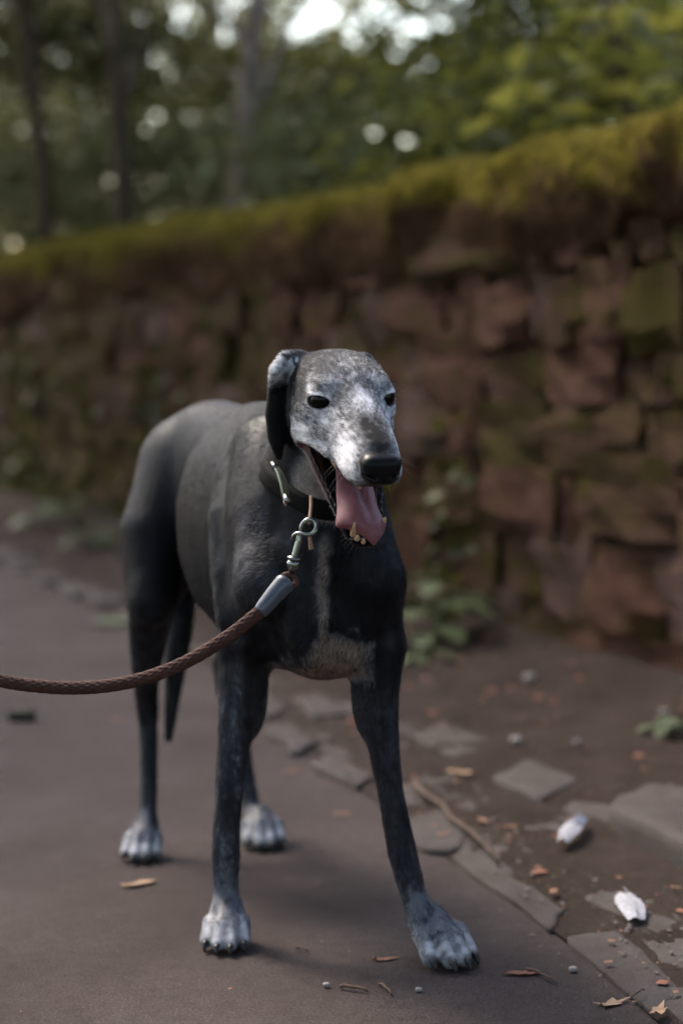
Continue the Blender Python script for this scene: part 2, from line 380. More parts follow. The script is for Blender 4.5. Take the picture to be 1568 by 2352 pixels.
# ---- leaves
GAPS = [(712, 35, 18), (655, 70, 15), (692, 66, 8), (670, 18, 11), (707, 74, 10), (520, 12, 19), (524, 34, 14), (522, 78, 14), (508, 36, 8), (360, 138, 15), (391, 167, 11), (320, 38, 9), (405, 34, 10), (437, 40, 9), (592, -2, 15),
        (764, 34, 15), (800, 66, 15), (742, 14, 10), (852, 12, 15), (903, 36, 14), (940, 74, 18), (914, 108, 12), (985, 58, 13), (1022, 50, 10), (955, 172, 10), (815, 105, 16), (985, 145, 9), (852, 306, 12), (925, 320, 17), (940, 322, 10),
        (130, 128, 6), (725, 175, 5), (1405, 178, 5), (180, 255, 4), (1060, 70, 7), (880, 60, 14), (860, 270, 5), (1225, 50, 5), (1110, 190, 5)]
def in_gap(P, size=.1):
    q, d = proj(P); bad = np.zeros(len(P), bool)
    for x, y, r_ in GAPS: bad |= (q[:, 0]-x)**2+(q[:, 1]-y)**2 < (r_+size*.22*FPX/np.maximum(d, 1))**2
    return bad & (d > 1)
def leaf_mesh(name, C, size, mat, seed, tilt=.7, gaps=True, aspect=.55, tintc=None):
    r = np.random.default_rng(seed); C = np.asarray(C)
    if gaps: C = C[~in_gap(C, size)]
    n = len(C); az = r.uniform(0, 2*np.pi, n); N = np.c_[r.normal(size=(n, 2))*tilt, np.ones(n)]; N /= np.linalg.norm(N, axis=1)[:, None]
    A = np.c_[np.cos(az), np.sin(az), np.zeros(n)]; A -= N*(A*N).sum(1)[:, None]; A /= np.linalg.norm(A, axis=1)[:, None]; Bv = np.cross(N, A)
    L = (size*r.uniform(.6, 1.3, n))[:, None]; W = L*aspect*.5
    mid = C+A*L*.45
    V = np.stack([C, mid+Bv*W+N*L*.06, C+A*L-N*L*.10, mid-Bv*W+N*L*.06], 1).reshape(-1, 3)
    k = np.arange(n)*4; F = np.vstack([np.c_[k, k+1, k+2], np.c_[k, k+2, k+3]])
    me = fast_mesh(name, V, F, mat)
    at = me.attributes.new('tint', 'FLOAT', 'POINT'); tv = r.random(n) if tintc is None else np.clip(tintc+r.normal(size=n)*.2, 0, 1)
    at.data.foreach_set('value', np.repeat(tv, 4).astype(np.float32)); return me
m_lf_dark = leaf_mat('leaf_dark', (.022, .026, .005), (.072, .074, .014), 1.2, .35)
m_lf_grey = leaf_mat('leaf_dull', (.080, .086, .032), (.21, .21, .092), 1.2, .42, .5)
m_lf_lime = leaf_mat('leaf_lime', (.070, .074, .013), (.180, .172, .034), 1.4, .5)
m_lf_gold = leaf_mat('leaf_olive', (.050, .052, .008), (.140, .132, .020), 1.4, .5)
m_lf_far = leaf_mat('leaf_far', (.070, .068, .020), (.21, .195, .075), .5, .4)
m_bark = simple('bark', (.055, .034, .018), .9, var=.55, nscale=14, bmp=.8, bscale=40, bdist=.01)
m_bark2 = simple('bark_pale', (.22, .155, .125), .9, var=.4, nscale=9, bmp=.6, bscale=40, bdist=.01)
def clusters(r, n, C, R, k, spread):
    """n leaves in k clumps inside an ellipsoid"""
    c = r.normal(size=(k, 3)); c /= np.linalg.norm(c, axis=1)[:, None]; c = np.asarray(C)+c*np.asarray(R)*(r.random(k)**.45)[:, None]
    i = r.integers(0, k, n); return c[i]+r.normal(size=(n, 3))*np.array([spread, spread, spread*.55])
def tree(name, label, pts, rads, crowns, mat_l, mat_b, seed, size=.085, limbs=5, cat='tree', group='trees behind the wall'):
    r = np.random.default_rng(seed); P = np.asarray(pts, float); t = empty(name, P[0]); tag(t, label, cat, group)
    S = spline(np.c_[P, rads], 5); V, F = tube(S[:, :3], S[:, 3]*(1+.06*r.normal(size=len(S))), 12); V = np.array(V); nv = len(V)
    C = []; tint = []
    for (c, R, n, k) in crowns:
        q = clusters(r, n, c, R, k, .20*np.mean(R)+.05); C.append(q)
        for _ in range(limbs):
            i = r.integers(len(S)//3, len(S)); e = np.asarray(c)+r.normal(size=3)*np.asarray(R)*.5
            if in_gap(e[None], .3)[0]: continue
            m_ = (S[i, :3]+e)/2+np.array([0, 0, .15])+r.normal(size=3)*.1
            v, f = tube(spline([S[i, :3], m_, e], 4), np.linspace(S[i, 3]*.5, .006, 9), 6); F += [tuple(x+nv for x in ff) for ff in f]; V = np.vstack([V, v]); nv = len(V)
    mesh_obj('trunk', V-P[0], F, mat_b, t)
    me = leaf_mesh('crown', np.vstack(C)-0, size, mat_l, seed+1); o = bpy.data.objects.new('crown', me); link(o, t)
    for ch in t.children: ch.matrix_parent_inverse = Matrix()
    me.transform(Matrix.Translation(-Vector(P[0])))
    return t
def up(px0, py0, d0, px1, py1, d1): return [D(px0, py0, d0), D(px1, py1, d1)]
GZ = 1.0
tree('tree', 'dark straight trunk rising behind the far end of the mossy wall', [D(284, 560, 10.3), D(281, 420, 10.3), D(272, 200, 10.3), D(266, 0, 10.3), D(250, -420, 10.4), D(240, -900, 10.5)], [.056, .051, .047, .044, .038, .03],
     [(D(170, 60, 12.8), (1.1, .9, .4), 2000, 26), (D(330, -650, 11), (2.6, 2.6, 1.2), 5200, 60)], m_lf_dark, m_bark, 101)
tree('tree', 'paler straight trunk rising beside the large bright gap of sky', [D(535, 520, 10.8), D(548, 420, 10.8), D(566, 240, 10.8), D(583, 60, 10.8), D(592, -200, 10.8), D(600, -800, 10.8)], [.058, .052, .048, .045, .042, .03],
     [(D(560, 170, 14.5), (1.3, .9, .5), 2300, 30), (D(640, -650, 12), (2.8, 2.6, 1.2), 5200, 60)], m_lf_gold, m_bark2, 102)
tree('tree', 'slim dark trunk near the edge beside the darkest foliage', [D(108, 560, 11.4), D(98, 380, 11.4), D(75, 180, 11.4), D(50, 0, 11.4), D(20, -300, 11.4), D(0, -700, 11.4)], [.050, .047, .045, .042, .036, .02],
     [(D(70, 90, 15.5), (1.2, 1, .6), 2300, 28), (D(-150, -500, 14), (2.4, 2.4, 1.2), 3600, 50)], m_lf_grey, m_bark, 103)
tree('tree', 'thin upright stem among bright leaves above the high part of the wall', [D(1096, 380, 9.2), D(1106, 320, 9.2), D(1138, 190, 9.2), D(1160, 60, 9.2), D(1176, -60, 9.2), D(1190, -500, 9.4)], [.034, .030, .026, .025, .024, .012],
     [(D(1280, 90, 10), (.8, .8, .4), 1900, 26), (D(1400, -900, 8.6), (2.0, 2.0, 1.0), 2200, 40)], m_lf_lime, m_bark, 104)
tree('tree', 'leaning thin trunk slanting up through the brightest gap', [D(800, 440, 11), D(845, 370, 11), D(905, 290, 11), D(965, 205, 11), D(1040, 105, 11), D(1110, 20, 11), D(1250, -250, 11)], [.046, .042, .040, .038, .036, .034, .02],
     [(D(1070, 190, 12), (.9, .9, .35), 1900, 24), (D(950, 250, 12.5), (.8, .8, .35), 1300, 20), (D(900, -700, 11), (2.4, 2.4, 1.0), 3800, 50)], m_lf_gold, m_bark, 105, limbs=3)
tree('tree', 'faint slender trunk standing deep in the wood', [D(478, 520, 21), D(482, 380, 21), D(490, 240, 21), D(495, 60, 21), D(500, -300, 21)], [.10, .095, .09, .08, .05],
     [(D(430, 180, 20), (1.6, 1.4, .8), 2400, 30)], m_lf_grey, m_bark2, 106, limbs=2)
# a low leafy branch just behind the wall
r = np.random.default_rng(77)
sp = empty('sapling', D(1440, 330, 6.2)); tag(sp, 'bright green sapling with broad leaves just behind the highest part of the wall', 'sapling')
C = []; V = np.zeros((0, 3)); F = []
stem = spline([D(1450, 420, 6.2), D(1440, 250, 6.2), D(1400, 60, 6.2), D(1330, -150, 6.2)], 4)
for a, b_ in (((1480, 160), 30), ((1540, 200), 22), ((1285, 232), 26), ((1430, 70), 24), ((1250, 60), 18), ((1510, 40), 20), ((1380, 250), 12), ((1200, 250), 10)):
    c = D(a[0], a[1], r.uniform(5.6, 6.6)); C.append(c+r.normal(size=(b_, 3))*np.array([.11, .12, .055]))
    i = int(r.integers(2, len(stem)-3)); v, f = tube(spline([stem[i], (stem[i]+c)/2+np.array([0, 0, .05]), c], 4), np.linspace(.010, .004, 9), 6); F += [tuple(x+len(V) for x in ff) for ff in f]; V = np.vstack([V, v])
v, f = tube(stem, np.linspace(.016, .008, len(stem)), 8); F += [tuple(x+len(V) for x in ff) for ff in f]; V = np.vstack([V, v])
o = mesh_obj('trunk', V-np.array(sp.location), F, m_bark, sp); o.matrix_parent_inverse = Matrix()
me = leaf_mesh('crown', np.vstack(C)-0, .15, m_lf_lime, 78, .35, aspect=.62); me.transform(Matrix.Translation(-sp.location)); o = bpy.data.objects.new('crown', me); link(o, sp); o.matrix_parent_inverse = Matrix()
# ---- woodland floor, undergrowth, the wood beyond
m_floor = simple('leaf_mould', (.045, .034, .022), .95, var=.5, nscale=3)
gx = np.linspace(-3, 34, 50); gq = np.linspace(-14, 40, 60); V = []
for a in gx:
    for q in gq: V.append(Wp(q, -.45-(a+3), 1.0+.075*max(0, a)+.05*math.sin(q*1.3+a)*min(1, max(0, a+2))))
V = np.array(V); nn = len(gq); ii, jj = np.meshgrid(np.arange(len(gx)-1), np.arange(nn-1), indexing='ij'); k0 = (ii*nn+jj).ravel()
fl = bpy.data.objects.new('woodland_floor', fast_mesh('woodland_floor', V, np.c_[k0, k0+1, k0+nn+1, k0+nn], m_floor)); COL.objects.link(fl); fl['kind'] = 'structure'
def band(r, n, x0, x1, ytop, ybot, d0, d1, k, spread):
    px = r.uniform(x0, x1, k); d = r.uniform(d0, d1, k); t = r.random(k); yt = np.interp(px, *zip(*ytop)); yb = np.interp(px, *zip(*ybot)); py = yt+(yb-yt)*t
    c = np.array([D(a, b_, e) for a, b_, e in zip(px, py, d)]); i = r.integers(0, k, n); return c[i]+r.normal(size=(n, 3))*np.array([spread, spread, spread*.5])
r = np.random.default_rng(200); YB = [(-400, 620), (0, 590), (400, 490), (800, 410), (1200, 310), (1568, 260), (2000, 200)]
me = leaf_mesh('undergrowth', np.vstack([band(r, 9000, -300, 620, [(-300, 250), (620, 300)], YB, 12.5, 17, 190, .22), band(r, 4500, 560, 1200, [(560, 300), (1200, 180)], YB, 9.5, 14, 110, .2)]), .10, m_lf_grey, 201)
o = bpy.data.objects.new('undergrowth', me); COL.objects.link(o); tag(o, 'dull green undergrowth leaves filling the wood behind the wall', 'undergrowth', kind='stuff')
me = leaf_mesh('foliage', np.vstack([band(r, 6500, 900, 2000, [(900, 120), (1150, -60), (2000, -100)], YB, 7.5, 12, 150, .2), band(r, 3500, -300, 700, [(-300, -80), (700, -60)], [(-300, 300), (700, 300)], 12, 17, 90, .25)]), .085, m_lf_lime, 202)
o = bpy.data.objects.new('foliage', me); COL.objects.link(o); tag(o, 'bright green leaves of the woodland understorey', 'foliage', kind='stuff')
me = leaf_mesh('woodland', np.vstack([band(r, 21000, -500, 2100, [(-500, -150), (2100, -150)], [(-500, 640), (2100, 420)], 22, 33, 300, .55), band(r, 10000, -3200, -420, [(-3200, -300), (-420, -200)], [(-3200, 930), (-420, 930)], 19, 30, 260, .6)]), .24, m_lf_far, 203)
o = bpy.data.objects.new('woodland', me); COL.objects.link(o); tag(o, 'far dark woodland behind the wall', 'woodland', kind='stuff')
C = []                                         # unseen leaf masses beside, behind and overhead, added to block sky light
for x0, x1, y0, y1, z0, z1, n in ((-7, -3.0, -4, 7, .2, 6.0, 5200), (-9, -4.6, 7, 22, .2, 7.5, 4200), (-6, 6, -8, -3.2, .2, 6.5, 4200), (2.4, 6.5, -4, 3, .8, 6, 2600), (-4, 4, -5, 1.4, 3.3, 6, 8200), (-6, .5, 8.5, 17, 4.2, 8, 5200)):
    k = n//55; c = r.uniform((x0, y0, z0), (x1, y1, z1), (k, 3)); i = r.integers(0, k, n); C.append(c[i]+r.normal(size=(n, 3))*np.array([.5, .5, .3]))
me = leaf_mesh('shade_leaves', np.vstack(C), .26, m_lf_dark, 204, gaps=False)
o = bpy.data.objects.new('shade_leaves', me); COL.objects.link(o); tag(o, 'unseen leaf masses around the viewer added to shade the scene', 'woodland', kind='stuff')
# ---- ivy and plants along the foot of the wall
def wall_leaves(r, n, q0, q1, z0, z1, k, o0=.03, sp=.07):
    q = r.uniform(q0, q1, k); z = z0+(z1-z0)*r.random(k)**1.6; i = r.integers(0, k, n)
    q = q[i]+r.normal(size=n)*sp; z = np.maximum(z[i]+r.normal(size=n)*sp, .04); o = o0+.05*r.random(n)+.10*np.clip(.3-z, 0, 1)
    return WQ0+WD*q[:, None]+WN*o[:, None]+np.c_[np.zeros(n), np.zeros(n), z]
me = leaf_mesh('ivy', np.vstack([wall_leaves(r, 900, 3.2, 8.8, .05, .75, 70), wall_leaves(r, 260, 1.0, 2.6, .05, .55, 22)]), .055, m_lf_dark, 301, 1.2, gaps=False, aspect=.8)
o = bpy.data.objects.new('ivy', me); COL.objects.link(o); tag(o, 'dark ivy leaves creeping over the lower stones of the wall', 'ivy', kind='stuff')
def plant(label, base, n, L, seed, mat, wide=.6, cat='plant', group='leafy plants at the foot of the wall', hgt=1.):
    r = np.random.default_rng(seed); t = empty('plant', base); tag(t, label, cat, group)
    for i in range(n):
        az = 2*math.pi*i/n+r.uniform(-.4, .4); l = L*r.uniform(.7, 1.2); el = r.uniform(.5, 1.1)
        dh = np.array([math.cos(az), math.sin(az), 0]); s0 = np.zeros(3); s1 = dh*l*.5*math.cos(el)+np.array([0, 0, l*.9*math.sin(el)*hgt]); tip = s1+dh*l*.9+np.array([0, 0, -l*.25])
        sd_ = np.array([-dh[1], dh[0], 0])*l*wide*.5; mid = s1*.45+tip*.55+np.array([0, 0, l*.10]); q1 = s1*.8+tip*.2+np.array([0, 0, l*.05]); q2 = s1*.25+tip*.75+np.array([0, 0, l*.03])
        V = [s1, q1-sd_*.75, q1, q1+sd_*.75, mid-sd_, mid-np.array([0, 0, l*.04]), mid+sd_, q2-sd_*.6, q2, q2+sd_*.6, tip]
        F = [(0, 2, 1), (0, 3, 2), (1, 2, 5, 4), (2, 3, 6, 5), (4, 5, 8, 7), (5, 6, 9, 8), (7, 8, 10), (8, 9, 10)]
        v, f = tube([s0, s1*.5+np.array([0, 0, .01]), s1], [.003, .0025, .002], 5); k = len(V); V = V+list(v); F = F+[tuple(x+k for x in ff) for ff in f]
        o = mesh_obj('leaf', np.array(V), F, mat, t); o.matrix_parent_inverse = Matrix()
    return t
m_pl = leaf_mat('dock_leaf', (.085, .105, .048), (.150, .175, .090), 6, .2, .45)
m_pl2 = leaf_mat('weed_leaf', (.085, .105, .060), (.15, .18, .11), 6, .2, .45)
def gp(px, py): p = G(px, py, .05); p[2] = ground_z(p[0], p[1])-.02; return p
plant('broad leaved green dock plant beside the right flank of the dog', gp(985, 1462), 10, .135, 401, m_pl, hgt=1.1)
plant('tall thin green weed against the wall above the dock plant', gp(1012, 1452), 9, .10, 402, m_pl, hgt=2.2)
plant('small green weed low on the verge right beside the dog', gp(956, 1490), 6, .075, 403, m_pl)
plant('pale green weed at the right edge under the wall', gp(1535, 1650), 11, .062, 404, m_pl2)
plant('green weed at the far left end of the wall', gp(120, 1195), 9, .16, 405, m_pl)
plant('low dark weed at the wall foot behind the dog', gp(225, 1238), 8, .12, 406, m_pl)

# ---- litter on the ground
m_dry = simple('dry_leaf', (.20, .095, .055), .7, var=.4, nscale=40); m_dry2 = simple('dry_leaf_pale', (.30, .19, .115), .7, var=.35, nscale=40); m_dry3 = simple('dry_leaf_dark', (.20, .075, .045), .7, var=.4, nscale=40)
def dry_leaf(label, px, py, L, ang, mat, seed, lobes=0):
    r = np.random.default_rng(seed); p = G(px, py, .014); p[2] = (ground_z(p[0], p[1]) if is_verge(p) else .0)+.0005; V = []; n = 12
    for i in range(n):
        a = 2*math.pi*i/n; rr = (.5+.12*math.cos(2*a))*(1+lobes*.35*math.cos(5*a)+.10*r.normal()); x = rr*math.cos(a)*L; y = rr*.62*math.sin(a)*L
        V.append((x, y, .16*abs(y)+.08*L*r.random()+.10*x*x/L))
    V.append((0, 0, .002)); V.append((-L*.72, .02*L, .03*L)); V.append((-L*.48, .03*L, .006)); 
    F = [(i, (i+1) % n, n) for i in range(n)]+[(n//2, n+1, n+2)]
    c, s = math.cos(ang), math.sin(ang); V = [(c*x-s*y, s*x+c*y, z_) for x, y, z_ in V]
    o = mesh_obj('dry_leaf', V, F, mat); o.location = p; tag(o, label, 'leaf', 'dry leaves on the ground')
def is_verge(p):
    q = np.array(p[:2]); i = np.argmin(np.linalg.norm(KL-q, axis=1)); dd = np.array([kerb(t) for t in np.linspace(0, kd[-1], 400)]); k = np.argmin(np.linalg.norm(dd-q, axis=1))
    return (q-dd[k])@(-WN[:2]) > 0
LV = [('pale brown lobed leaf lying in the joint of the lower kerb stones', 1405, 2283, .036, .6, m_dry2, 1), ('bright orange leaf scrap between the long setts near the white feather', 1270, 2047, .022, 1.2, m_dry, 0),
      ('orange leaf scrap on the dirt left of the blue feather', 1171, 1899, .021, .2, m_dry, 0), ('brown leaf scrap near the head of the long stick', 1106, 1884, .024, 2.0, m_dry, 0),
      ('round pinkish leaf scrap on the verge beside the left foreleg', 992, 1763, .027, .4, m_dry2, 0), ('larger pinkish leaf scrap on the verge beside the left foreleg', 1050, 1776, .042, -.5, m_dry2, 0),
      ('thin reddish leaf below the forepaw on the tarmac', 1201, 2214, .036, .15, m_dry3, 0), ('orange curled leaf on the tarmac between the two forepaws', 884, 2181, .026, .3, m_dry, 1),
      ('tan leaf on the tarmac just in front of a white hind paw', 318, 2012, .042, .7, m_dry2, 0), ('orange leaf seen between the front legs of the dog', 614, 1640, .034, .9, m_dry, 0),
      ('brown leaf on open tarmac below the lead', 265, 1639, .032, .2, m_dry, 0), ('tan curled leaf behind the raised slab', 1490, 1856, .032, .8, m_dry2, 0),
      ('tan leaf in the lower corner by the last sett', 1512, 2322, .034, 1.2, m_dry2, 1), ('small brown leaf further back between the front legs', 670, 1757, .030, .3, m_dry, 0), ('flat pinkish leaf near the far end of the setts', 785, 1852, .026, .1, m_dry, 0)]
for i, (lb, px, py, L, an, mt, lo) in enumerate(LV): dry_leaf(lb, px, py, L, an, mt, 500+i, lo)
o_ = G(250, 1437); m_gl = simple('fresh_leaf', (.10, .135, .07), .5, var=.3)
V = [(-.06, 0, .006), (-.02, -.03, .012), (.03, -.028, .010), (.07, 0, .008), (.03, .03, .014), (-.02, .03, .012)]
o = mesh_obj('green_leaf', V, [(0, 1, 5), (1, 2, 4, 5), (2, 3, 4)], m_gl); o.location = (o_[0], o_[1], .003); tag(o, 'single green leaf lying flat on the tarmac beside the hind leg', 'leaf')
V, F = block(77, 3); o = mesh_obj('stone_lump', V*np.array([.052, .032, .024]), F, simple('lump', (.050, .044, .032), .95, var=.4, nscale=60)); p = G(52, 1655); o.location = (p[0], p[1], .012); tag(o, 'dark lump lying on open tarmac by the left edge', 'stone')
m_twig = simple('twig', (.085, .055, .040), .85, var=.4, nscale=60)
def twig(label, a, b_, r0, seed, bend=.01, lift=False):
    r = np.random.default_rng(seed); A, B_ = G(*a), G(*b_); L = np.linalg.norm(B_-A)
    P = [A+(B_-A)*t+np.array([r.normal()*bend*L*.3, r.normal()*bend*L*.3, r0+.001+(.0025 if 0 < t < 1 else 0)+(.012 if lift else 0)]) for t in np.linspace(0, 1, 7)]
    V, F = tube(P, np.linspace(r0, r0*.6, 7), 7); o = mesh_obj('twig', V, F, m_twig, loc=A); tag(o, label, 'twig', 'twigs on the ground')
twig('long brown stick lying across the setts beside the foreleg', (944, 1822), (1152, 2006), .0048, 1, .05, True)
twig('short dark twig on the tarmac below the reddish leaf', (1206, 2230), (1278, 2263), .0022, 2, .05)
twig('short dark twig on the tarmac low between the paws', (778, 2272), (846, 2284), .0026, 3, .05)
twig('tiny brown twig in the middle of the tarmac', (682, 2183), (708, 2191), .0020, 4, .05)
twig('small bent twig beside the low middle twig', (872, 2265), (900, 2292), .0020, 5, .08)
twig('brown root end lying at the foot of the wall', (1310, 1578), (1440, 1600), .012, 6, .08, True)
twig('thin straw in the joint at the lower corner', (1446, 2322), (1478, 2300), .0014, 7, .02, True)
m_fe = simple('feather_white', (.34, .335, .365), .8, var=.3, nscale=120, bmp=.6, bscale=500); m_fe2 = simple('feather_grey', (.13, .15, .21), .7)
def feather(label, a, b_, w_, mats, seed, z=.016):
    A, B_ = G(*a, z), G(*b_, z); ax = B_-A; L = np.linalg.norm(ax); ax = ax/L; sd_ = np.cross((0, 0, 1), ax); n = 22; rr = np.random.default_rng(seed)
    t_ = empty('feather', A); tag(t_, label, 'feather', 'feathers on the verge'); half = n//2+1
    for part, (i0, i1) in enumerate(((0, half), (half-1, n))):
        V = []; F = []
        for i in range(i0, i1):
            t = i/(n-1); ww = w_*L*(max(.05, math.sin(math.pi*min(1, .10+t*.86)))**.5)
            for k in (-1, -.5, 0, .5, 1): V.append(ax*L*t+sd_*ww*k*(1+.025*rr.normal())+np.array([0, 0, .004*(1-k*k)+.006*math.sin(t*3)+.0014*rr.normal()]))
        for i in range(i1-i0-1):
            for k in range(4): q = i*5+k; F.append((q, q+1, q+6, q+5))
        o = mesh_obj('vane', V, F, mats[part], t_); o.matrix_parent_inverse = Matrix()
    V, F = tube([ax*L*t+np.array([0, 0, .0115+.006*math.sin(t*3)]) for t in np.linspace(-.08, .95, 8)], np.linspace(.0014, .0005, 8), 6); o = mesh_obj('shaft', V, F, mats[0], t_); o.matrix_parent_inverse = Matrix()
feather('oval pure white feather on the setts nearest the lower corner', (1461, 2114), (1428, 2056), .15, (m_fe, m_fe), 1)
feather('white feather with a grey blue tip beside the raised slab', (1292, 1932), (1338, 1880), .10, (m_fe, m_fe2), 2, .03)
feather('tiny pale feather on the soil near the side edge', (1524, 1828), (1552, 1822), .25, (m_fe, m_fe), 3, .02)
m_peb = simple('pebble_pale', (.26, .23, .22), .6, var=.3, nscale=300); m_peb2 = simple('pebble_dark', (.09, .075, .07), .8, var=.5, nscale=300)
pm = [block(60+i, 3) for i in range(3)]
PB = [('white pebble alone on the bare soil of the verge', 1185, 1712, .011), ('white pebble below the pale weed', 1524, 1667, .009), ('white pebble at the wall foot near the dock plant', 1081, 1458, .015),
      ('pale pebble in the mossy earth under the wall', 1215, 1580, .013), ('dull pebble in the middle of the bare soil', 1323, 1715, .007), ('tiny white pebble on the tarmac in front of the paws', 749, 2251, .004),
      ('tiny pale pebble on the tarmac close to the forepaw', 1082, 2190, .005), ('pale chip on the tarmac below the forepaw', 961, 2262, .004), ('pale chip in the joint beside the lower sett', 1315, 2216, .005)]
for i, (lb, px, py, s_) in enumerate(PB):
    V, F = pm[i % 3]; p = G(px, py, .01); o = mesh_obj('pebble', (V*.5+V/np.linalg.norm(V, axis=1)[:, None]*.27)*s_*np.array([2, 1.7, 1.2]), F, m_peb); vz = (ground_z(p[0], p[1])+.004) if is_verge(p) else .003
    o.location = (p[0], p[1], vz+s_*.3); tag(o, lb, 'pebble', 'pale pebbles on the ground')
# fine crumbs: soil, grit and leaf scraps
r = np.random.default_rng(600)
def crumbs(name, label, n, fpos, smin_, smax_, mat, flat, zoff):
    V = []; F = []; base = np.array([(-1, -.6, 0), (.9, -.8, 0), (1, .7, 0), (-.7, .9, 0), (0, .1, 1.)]); k = 0
    for i in range(n):
        x, y, z_ = fpos(); s_ = smin_*(smax_/smin_)**(r.random()**1.8); a = r.uniform(0, 6.28); c, s = math.cos(a)*s_, math.sin(a)*s_
        for vx, vy, vz in base*(1+.25*r.normal(size=(5, 3))): V.append((x+c*vx-s*vy, y+s*vx+c*vy, z_+zoff+vz*s_*flat))
        F += [(k, k+1, k+4), (k+1, k+2, k+4), (k+2, k+3, k+4), (k+3, k, k+4)]; k += 5
    o = bpy.data.objects.new(name, fast_mesh(name, V, F, mat)); COL.objects.link(o); tag(o, label, name.replace('_', ' '), kind='stuff')
def near_kerb():
    d = r.uniform(0, 3.6); a = kerb(d); w_ = r.normal()*.06+.06+abs(r.normal())*.10; x, y = a-WN[:2]*w_; return x, y, .012 if w_ > 0 else .001
def on_verge():
    d = r.uniform(0, 8); a = kerb(d); q = (a-WQ0[:2])@WD[:2]; b_ = (WQ0+WD*q)[:2]; f = r.random()**.8; x, y = a*(1-f)+b_*f; return x, y, ground_z(x, y)-.003
def on_path():
    y = 1.9+6*r.random()**1.5; x = r.uniform(-.45, .5)*y*.8; 
    return x, y, .0
crumbs('gravel', 'fine grit in the joints along the setts', 1500, near_kerb, .0009, .0045, m_peb2, .8, 0)
crumbs('leaf_litter', 'small rusty leaf scraps along the kerb', 260, near_kerb, .0015, .0062, m_dry, .3, .003)
crumbs('debris', 'broken bits of leaf and bark on the verge', 700, on_verge, .002, .012, m_dry3, .35, .003)
crumbs('crumbs', 'scattered grit on the tarmac', 600, on_path, .0008, .0032, m_peb2, .7, 0)
crumbs('leaf_crumbs', 'scattered leaf fragments on the tarmac', 130, on_path, .001, .0055, m_dry, .3, .001)

# ================================================================== THE DOG
# ---- body frame: s runs from the front feet back to the hind feet, t to the dog's left, z up
B0 = np.array([-.011, 2.53, 0.]); BU = unit((-.353, .936, 0)); BL = np.array([BU[1], -BU[0], 0])
def Bp(s, t, z): return B0 + BU*s + BL*t + np.array([0, 0, z])
# ---- head frame: u forwards along the muzzle, v to the dog's left, w up
HS = 1.07
def head_axes(a, b, c):
    F = np.array([math.sin(a)*math.cos(b), -math.cos(a)*math.cos(b), -math.sin(b)])
    L0 = np.array([math.cos(a), math.sin(a), 0]); U0 = np.cross(L0, F)
    if U0[2] < 0: U0 = -U0
    L = math.cos(c)*L0 + math.sin(c)*U0; U = -math.sin(c)*L0 + math.cos(c)*U0
    return F, L, U
HF, HL, HU = head_axes(.265, .30, .030)
H0 = np.array([.012, 2.36, .718])
HM = np.c_[HF, HL, HU]
def Hp(u, v, w): return H0 + HM @ (np.array([u, v, w])*HS)
def to_head(P): return ((P-H0) @ HM)/HS
# ---- jaw frame, hinged open
JO = np.array([-.050, 0, -.042]); JA = math.radians(33)
JFl = np.array([math.cos(JA), 0, -math.sin(JA)]); JUl = np.array([math.sin(JA), 0, math.cos(JA)])
def to_jaw(Hc):
    d = Hc-JO; return np.c_[d @ JFl, d[:, 1], d @ JUl]
def Jp(a, v, b):
    q = JO + JFl*a + JUl*b; return Hp(q[0], v, q[2])

def smin(a, b, k):
    h = np.clip(.5+.5*(b-a)/k, 0, 1); return b*(1-h)+a*h - k*h*(1-h)
def smax(a, b, k): return -smin(-a, -b, k)
PR = []                                        # primitives: (kind, data, k, centre, radius)
def cone(a, b, ra, rb, k=.02, flat=None):
    a = np.asarray(a, float); b = np.asarray(b, float)
    PR.append(('c', (a, b, ra, rb), k, (a+b)/2, np.linalg.norm(a-b)/2+max(ra, rb)))
def ell(c, ax, r, k=.02, sub=False):           # ax: 3 axes as rows
    c = np.asarray(c, float); r = np.asarray(r, float)
    PR.append(('s' if sub else 'e', (c, np.asarray(ax, float), r), k, c, max(r)))
def chain(pts, rads, k=.02):                   # one continuous limb
    pts = np.asarray(pts, float); lo = pts.min(0); hi = pts.max(0)
    PR.append(('g', (pts, list(rads)), k, (lo+hi)/2, np.linalg.norm(hi-lo)/2+max(rads)))
def f_cone(P, a, b, ra, rb):
    ba = b-a; L2 = ba@ba; t = np.clip(((P-a)@ba)/L2, 0, 1)
    return np.linalg.norm(P-(a+t[:, None]*ba), axis=1)-(ra+(rb-ra)*t)
def f_chain(P, pts, rads):
    d = f_cone(P, pts[0], pts[1], rads[0], rads[1])
    for i in range(1, len(pts)-1): d = smin(d, f_cone(P, pts[i], pts[i+1], rads[i], rads[i+1]), .0004)
    return d
def f_ell(P, c, ax, r):
    q = (P-c)@ax.T; k0 = np.linalg.norm(q/r, axis=1); k1 = np.linalg.norm(q/(r*r), axis=1)+1e-9
    return k0*(k0-1)/k1
def smooth_interp(x, xs, ys):                  # monotone-ish cubic
    xs = np.asarray(xs); ys = np.asarray(ys); m = np.gradient(ys, xs)
    i = np.clip(np.searchsorted(xs, x)-1, 0, len(xs)-2); hh = xs[i+1]-xs[i]; t = np.clip((x-xs[i])/hh, 0, 1)
    return ((2*t**3-3*t**2+1)*ys[i]+(t**3-2*t**2+t)*hh*m[i]+(-2*t**3+3*t**2)*ys[i+1]+(t**3-t**2)*hh*m[i+1])
